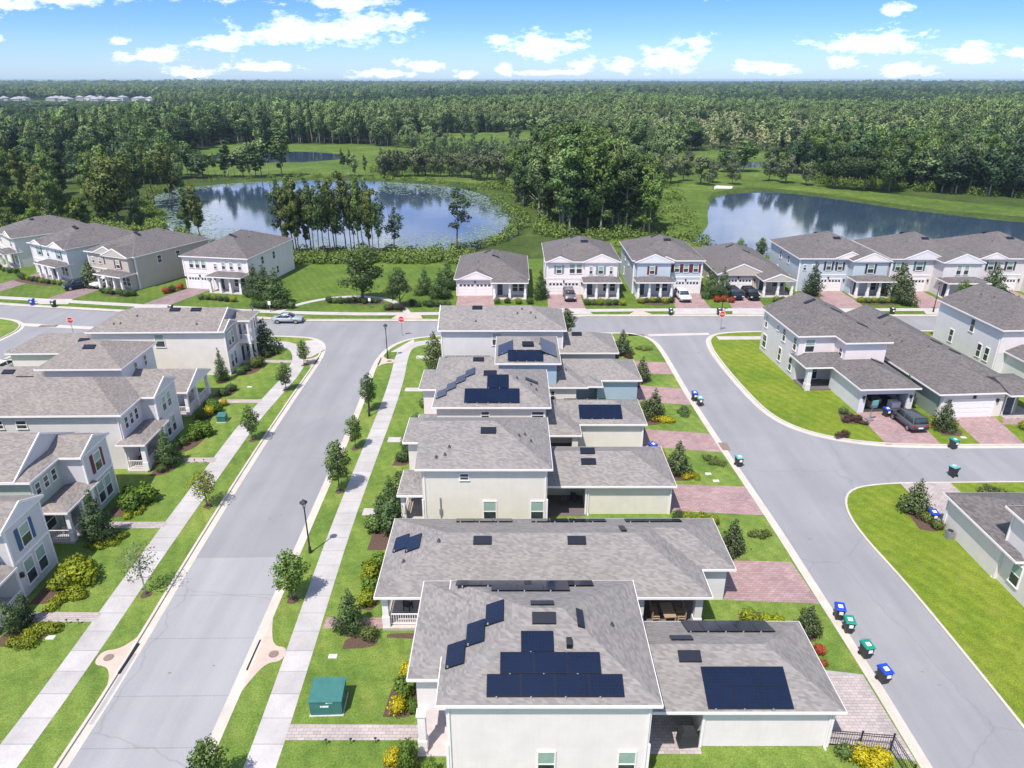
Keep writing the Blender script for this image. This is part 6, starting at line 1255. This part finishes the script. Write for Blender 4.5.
cabinet(-11.1, 31.6, 1.9, 1.6, 1.35, 'large teal green transformer box with white stickers on the lawn by the nearest house'); cabinet(-32.2, 70.4, .9, .9, .85, 'small teal green utility box on the left lawn near a pavement')
for (x, y, lb) in ((-11.8, 35.5, 'white valve cover on the lawn above the transformer box'), (-10.9, 33.4, 'white valve cover just behind the transformer box'), (-33, 31.5, ''), (-31.4, 37.2, 'white valve cover on the bottom left lawn'), (-32.4, 79.8, 'white valve cover on the lawn before the balcony house'), (18.9, 58.9, 'white valve cover on the lawn right of the cream house magnolia'), (19.3, 57.6, 'white valve cover low on the lawn by the cream house drive'), (47.9, 66.4, 'white valve cover beside the green-lidded bin lawn'), (-11, 55.6, 'white valve cover beyond the cream house walk')):
    if lb:
        m = MB(); m.box(x-.28, y-.17, GZ-.02, x+.28, y+.17, GZ+.05); m.box(x-.24, y-.13, GZ+.05, x+.24, y+.13, GZ+.065); tag(m.build('valve_cover', 'cover_white'), lb, 'valve cover')
WL = None
for (x, y, lb) in ((-10.6, 28.8, 0), (-9.2, 28.85, 0), (-7.8, 28.9, 0), (-31, 38.5, 1), (-30.2, 38.5, 1), (-32.2, 61.0, 2), (-31.4, 61, 2), (-30.5, 61, 2)):
    m = MB(); m.cyl(0, 0, 0, .4, .018, .018, 6); m.cyl(0, 0, .4, .46, .09, .03, 8); o = m.build('path_light', 'black_metal'); o.location = (x, y, GZ)
    tag(o, ('small black path light beside the entry walk of the nearest house', 'small black path light by the nearest left house walk', 'small black path light by the white corner porch walk')[lb], 'path light', ('path lights at the nearest house', 'path lights at the nearest left house', 'path lights at the corner porch')[lb])
def mailbox(x, y, lab, yaw=0):
    r = empty('mailbox', x, y, GZ, R(yaw), lab, 'mailbox'); m = MB(); m.box(-.05, -.05, 0, .05, .05, 1.15); m.build('post', 'post_grey', r); m = MB(); m.box(-.17, -.25, 1.12, .17, .25, 1.42); m.build('box', 'cover_white', r)
# basketball-style portable post by the grey car drive
r = empty('dog_station', -23.6, 112.6, GZ, 0, 'small white-topped post on the park lawn inside the path loop', 'post'); m = MB(); m.box(-.05, -.05, 0, .05, .05, 1.4); m.build('post', 'cabinet_green', r); m = MB(); m.box(-.2, -.06, 1.2, .2, .06, 1.7); m.build('sign_panel', 'sign_white', r)
r = empty('park_sign', -39.5, 110.5, GZ, 0, 'small white sign on a post at the left end of the park path', 'sign'); m = MB(); m.box(-.05, -.05, 0, .05, .05, 1.6); m.build('post', 'post_grey', r); m = MB(); m.box(-.22, -.07, 1.2, .22, .05, 1.8); m.build('sign_panel', 'sign_white', r)
r = empty('basketball_hoop', 39.9, 70.2, GZ, R(15), 'portable hoop with pale blue backboard on the open-garage drive', 'hoop'); m = MB(); m.cyl(0, .3, 0, 2.2, .05, .05, 8); m.build('pole', 'post_grey', r); m = MB(); m.box(-.4, -.03, 2.0, .4, .03, 2.6); m.build('backboard', 'bin_teal', r); m = MB(); m.box(-.35, .05, 0, .35, .7, .2); m.build('base', 'post_grey', r)
r = empty('covered_grill', 10.0, 28.9, .12, R(5), 'barbecue grill under a black cover in the nearest house patio opening', 'grill'); m = MB(); m.add([(-.55, -.35, 0), (.55, -.35, 0), (.55, .35, 0), (-.55, .35, 0), (-.5, -.3, .85), (.5, -.3, .85), (.5, .3, .85), (-.5, .3, .85), (-.32, -.2, 1.2), (.32, -.2, 1.2), (.32, .22, 1.2), (-.32, .22, 1.2)], [(0, 3, 2, 1), (0, 1, 5, 4), (1, 2, 6, 5), (2, 3, 7, 6), (3, 0, 4, 7), (4, 5, 9, 8), (5, 6, 10, 9), (6, 7, 11, 10), (7, 4, 8, 11), (8, 9, 10, 11)]); o = m.build('cover', 'tarp', r)
m = MB(); m.box(.5, -.02, .5, .72, .02, .9); m.build('side_shelf', 'tarp', r)
def table(x, y, lab):
    r = empty('patio_table', x, y, .2, R(4), lab, 'table'); m = MB(); m.box(-.42, -.75, .68, .42, .75, .74); m.build('table_top', 'wicker', r)
    for a in (-.36, .36):
        for b in (-.68, .68): m = MB(); m.box(a-.04, b-.04, 0, a+.04, b+.04, .68); m.build('leg', 'wicker', r)
def chair(x, y, yaw, lab, mat='wicker', z=.2, grp=None):
    r = empty('patio_chair', x, y, z, R(yaw), lab, 'chair', grp); m = MB(); m.box(-.26, -.26, .38, .26, .26, .45); m.build('seat', mat, r); m = MB(); m.box(-.26, .22, .45, .26, .28, .98); m.build('backrest', mat, r)
    for a in (-.23, .23):
        for b in (-.23, .23): m = MB(); m.box(a-.03, b-.03, 0, a+.03, b+.03, .38); m.build('leg', mat, r)
        m = MB(); m.box(a-.03, -.25, .58, a+.03, .25, .63); m.build('armrest', mat, r)
table(10.9, 39.0, 'brown wicker dining table on the dark patio of the pale blue house')
for (x, y, a) in ((10.0, 38.7, 90), (10.0, 39.5, 90), (11.8, 38.7, -90), (11.8, 39.5, -90)): chair(x, y, a, 'brown wicker chair at the wicker patio table', grp='chairs round the patio table')
chair(-7.4, 39.8, 160, 'dark chair on the railed porch of the single-storey blue house', 'bin_body', .3); chair(-37.2, 49.2, -60, 'white chair on the porch of the sage green house', 'trim', .3); chair(-36.6, 61.2, -90, 'dark red chair on the white corner porch', 'shutter_red', .3)
chair(4.6, 53.6, 180, 'dark patio chair in the shaded recess of the cream house', 'bin_body', .15); chair(5.6, 54.2, 150, 'dark patio chair further back in the cream house recess', 'bin_body', .15)
def fence(pts, lab):
    r = empty('metal_fence', pts[0][0], pts[0][1], GZ, 0, lab, 'fence'); ox, oy = pts[0]; m = MB(); posts = []
    for (x0, y0), (x1, y1) in zip(pts, pts[1:]):
        l = math.hypot(x1-x0, y1-y0); n = int(l/.13); k = max(1, round(l/2.0))
        for z in (.15, 1.02, 1.18): m.tube([(x0-ox, y0-oy, z), (x1-ox, y1-oy, z)], [.022, .022], 4)
        for i in range(n+1):
            t = i/n; m.tube([(x0+(x1-x0)*t-ox, y0+(y1-y0)*t-oy, .08), (x0+(x1-x0)*t-ox, y0+(y1-y0)*t-oy, 1.2)], [.011, .011], 4)
        posts += [(x0+(x1-x0)*i/k-ox, y0+(y1-y0)*i/k-oy) for i in range(k+1)]
    m.build('pickets', 'black_metal', r)
    for (x, y) in dict.fromkeys((round(a, 2), round(b, 2)) for a, b in posts):
        q = MB(); q.box(x-.035, y-.035, 0, x+.035, y+.035, 1.3); q.box(x-.05, y-.05, 1.3, x+.05, y+.05, 1.34); q.build('post', 'black_metal', r)
fence([(18.0, 28.75), (21.4, 28.4), (21.7, 24.5), (21.8, 20)], 'black metal picket fence round the bottom right garden corner')
fence([(45, 143), (49.6, 147.2), (56, 148)], 'thin dark metal fence on the right pond bank')
r = empty('hvac_unit', 36.2, 48.6, GZ, 0, 'small dark air conditioner by the lower right white wall', 'air conditioner'); m = MB(); m.box(-.28, -.28, 0, .28, .28, .7); m.build('body', 'post_grey', r); m = MB(); m.cyl(0, 0, .7, .74, .24, .22, 14); m.build('fan_cover', 'black_metal', r)
# spillway of the right lake
r = empty('spillway', 73, 251, -.1, R(-20), 'pale concrete spillway at the head of the right lake', 'spillway'); m = MB(); m.add([(-2.2, -5, -1.2), (2.2, -5, -1.2), (2.8, 4, .25), (-2.8, 4, .25)], [(0, 1, 2, 3)]); m.box(-2.9, 4, -.6, 2.9, 8, .3); m.build('slab', 'stone', r)
m = MB(); m.add([(-2.5, -5, -1.3), (-2.2, -5, -1.3), (-2.8, 4, .2), (-3.1, 4, .2), (-2.5, -5, -.8), (-2.2, -5, -.8), (-2.8, 4, .6), (-3.1, 4, .6)], [(0, 3, 2, 1), (4, 5, 6, 7), (0, 1, 5, 4), (1, 2, 6, 5), (2, 3, 7, 6), (3, 0, 4, 7)]); m.build('side_wall', 'stone', r)
# suburb far off on the left
random.seed(9)
for k in range(46):
    x = -1020+k*11.4+random.uniform(-4, 4); y = 1290+random.uniform(-70, 70); w = random.uniform(11, 15); d = random.uniform(12, 16)
    r = empty('distant_house', x, y, 0, random.uniform(-.4, .4), 'tiny white house with grey roof in the far suburb beyond the left wood', 'house', 'houses of the far suburb')
    m = MB(); m.box(-w/2, -d/2, 0, w/2, d/2, 6); m.build('wall', 'midgrey' if k % 3 else 'palegrey', r)
    m = MB(); a, b = w/2+.5, d/2+.5; m.add([(-a, -b, 6), (a, -b, 6), (a, b, 6), (-a, b, 6), (0, -b+a*.8, 9), (0, b-a*.8, 9)], [(0, 1, 4), (1, 2, 5, 4), (2, 3, 5), (3, 0, 4, 5), (3, 2, 1, 0)]); m.build('roof', 'roof_far', r)
# pale road and buildings glimpsed at the left edge
strip('road', [(-330, 296), (-240, 262), (-190, 246)], -2.6, 2.6, .02, 'concrete'); strip('road', [(-330, 390), (-262, 338), (-236, 300)], -4, 4, .02, 'concrete')

# ------------------------------------------------------------------ air, sky, sun, camera
hz = MB(); hz.box(-15500, -700, -3.4, 15500, 17500, 37); ho = hz.build('haze', None); tag(ho, kind='stuff')
hm = bpy.data.materials.new('haze'); hm.use_nodes = True; t = hm.node_tree; t.nodes.clear()
vo = t.nodes.new('ShaderNodeVolumePrincipled'); ou = t.nodes.new('ShaderNodeOutputMaterial'); t.links.new(vo.outputs[0], ou.inputs['Volume'])
vo.inputs['Color'].default_value = (.52, .72, .92, 1); vo.inputs['Density'].default_value = 9e-5; ho.data.materials.append(hm)
ho['label'] = 'thin pale air over the whole landscape'

SUN_EL, SUN_AZ = 61.0, 211.0                  # azimuth clockwise from north (the camera looks north)
w = bpy.data.worlds.new('World'); scene.world = w; w.use_nodes = True; t = w.node_tree; bg = t.nodes['Background']
sky = N(t, 'ShaderNodeTexSky', sky_type='NISHITA'); sky.sun_disc = False; sky.sun_elevation = R(SUN_EL); sky.sun_rotation = R(SUN_AZ)
sky.air_density = 1.0; sky.dust_density = .6; sky.ozone_density = 2.5; sky.altitude = 100
tc = N(t, 'ShaderNodeTexCoord'); sep = N(t, 'ShaderNodeSeparateXYZ'); L(t, tc.outputs['Generated'], sep.inputs[0])
yy = math_(t, 'MAXIMUM', sep.outputs[1], .05)
uv = N(t, 'ShaderNodeCombineXYZ'); L(t, math_(t, 'DIVIDE', sep.outputs[0], yy), uv.inputs[0]); L(t, math_(t, 'DIVIDE', sep.outputs[2], yy), uv.inputs[1])
CLOUDS = [(.4,.2,.2,.06),(-.43,.17,.1,.035),(-.2,.21,.08,.03),(.02,.17,.05,.02),(.62,.2,.08,.03),(-.62,.21,.07,.03),(-.64,.09,.057,.014),(-.565,.098,.075,.012),(-.49,.103,.06,.01),(-.66,.047,.019,.006),(-.50,.045,.016,.005),(-.465,.029,.04,.009),(-.43,.1,.016,.009),(-.366,.044,.037,.01),(-.25,.058,.085,.015),(-.29,.052,.06,.01),(-.335,.104,.065,.013),(-.415,.009,.026,.007),(-.325,.015,.045,.006),(-.2,.09,.04,.013),(-.155,.1,.03,.008),(-.18,.062,.05,.018),(-.125,.073,.015,.007),(.04,.04,.046,.014),(-.018,.045,.015,.006),(-.17,.007,.04,.006),(-.12,.017,.028,.007),(-.06,.006,.018,.006),(-.01,.012,.012,.007),(.09,.018,.016,.009),(.14,.016,.022,.009),(.205,.024,.035,.017),(.24,.041,.02,.01),(.33,.014,.034,.01),(.465,.043,.062,.014),(.485,.08,.021,.006),(.42,.022,.022,.008),(.505,.012,.04,.009),(.58,.031,.045,.01),(.65,.031,.022,.006),(.68,.014,.016,.008),(.05,.008,.05,.003)]  # leading entries are unseen clouds above the frame, added for lake reflections
best = None
for (a, b, ra, rb) in CLOUDS:
    s1 = N(t, 'ShaderNodeVectorMath', operation='SUBTRACT'); L(t, uv.outputs[0], s1.inputs[0]); s1.inputs[1].default_value = (a, b, 0)
    s2 = N(t, 'ShaderNodeVectorMath', operation='MULTIPLY'); L(t, s1.outputs[0], s2.inputs[0]); s2.inputs[1].default_value = (1/(ra*1.1), 1/(rb*1.15), 0)
    s3 = N(t, 'ShaderNodeVectorMath', operation='LENGTH'); L(t, s2.outputs[0], s3.inputs[0])
    best = s3.outputs['Value'] if best is None else math_(t, 'MINIMUM', best, s3.outputs['Value'])
cm = N(t, 'ShaderNodeMapping'); cm.inputs['Scale'].default_value = (1, 2.4, 1); L(t, uv.outputs[0], cm.inputs[0])
fn = noise(t, cm.outputs[0], 26, 7, .62); f2 = noise(t, cm.outputs[0], 90, 5, .6)
d = math_(t, 'MULTIPLY', .97, math_(t, 'ADD', best, math_(t, 'ADD', math_(t, 'MULTIPLY', math_(t, 'SUBTRACT', fn, .5), 3.6), math_(t, 'MULTIPLY', math_(t, 'SUBTRACT', f2, .5), 1.7))))
m1 = ramp(t, d, [(-.0, (.97, .97, .97)), (.35, (.68, .68, .68)), (.75, (.26, .26, .26)), (1.0, (0, 0, 0))])
# unseen higher clouds, added for the lakes to reflect
zz = math_(t, 'MAXIMUM', sep.outputs[2], .04)
pv = N(t, 'ShaderNodeCombineXYZ'); L(t, math_(t, 'DIVIDE', sep.outputs[0], zz), pv.inputs[0]); L(t, math_(t, 'DIVIDE', sep.outputs[1], zz), pv.inputs[1])
hc = ramp(t, noise(t, pv.outputs[0], .55, 7, .6), [(.4, (0, 0, 0)), (.62, (1, 1, 1))])
up = ramp(t, sep.outputs[2], [(.1, (0, 0, 0)), (.15, (1, 1, 1)), (.3, (1, 1, 1)), (.45, (.25, .25, .25))])
mask = math_(t, 'MAXIMUM', m1, math_(t, 'MULTIPLY', math_(t, 'MULTIPLY', hc, up), .85))
skyc = mixc(t, 1.0, sky.outputs[0], ramp(t, sep.outputs[2], [(0, (.74, .96, 1.45)), (.025, (.58, .8, 1.3)), (.06, (.4, .63, 1.2)), (.11, (.27, .5, 1.1)), (.4, (.98, .95, 1.08))]), 'MULTIPLY')
cloudc = mixc(t, ramp(t, f2, [(.36, (0, 0, 0)), (.62, (1, 1, 1))]), (7.2, 7.8, 8.9), (10.2, 10.4, 10.8))
L(t, mixc(t, mask, skyc, cloudc), bg.inputs[0]); bg.inputs[1].default_value = .112
sd = bpy.data.lights.new('sun', 'SUN'); sd.energy = 4.15; sd.angle = R(.5); sd.color = (1, .925, .85); so = bpy.data.objects.new('sun', sd); COL.objects.link(so)
az, el = R(SUN_AZ), R(SUN_EL)
dirv = Vector((math.sin(az)*math.cos(el), math.cos(az)*math.cos(el), math.sin(el)))
so.rotation_euler = dirv.to_track_quat('Z', 'Y').to_euler(); so.location = (0, 0, 60)
cd = bpy.data.cameras.new('camera'); co = bpy.data.objects.new('camera', cd); COL.objects.link(co); scene.camera = co
cd.sensor_width = 36; cd.lens = 705/1024*36; cd.clip_end = 60000; cd.clip_start = .5
co.location = (0, 0, 35); co.rotation_euler = (R(90)-math.atan((384-79.3)/705), 0, 0)
vs = scene.view_settings; vs.view_transform = 'Standard'; vs.look = 'None'; vs.gamma = 1; vs.exposure = .68; vs.use_curve_mapping = False
scene.cycles.max_bounces = 6; scene.cycles.volume_bounces = 0; scene.cycles.transparent_max_bounces = 8; scene.cycles.use_denoising = True
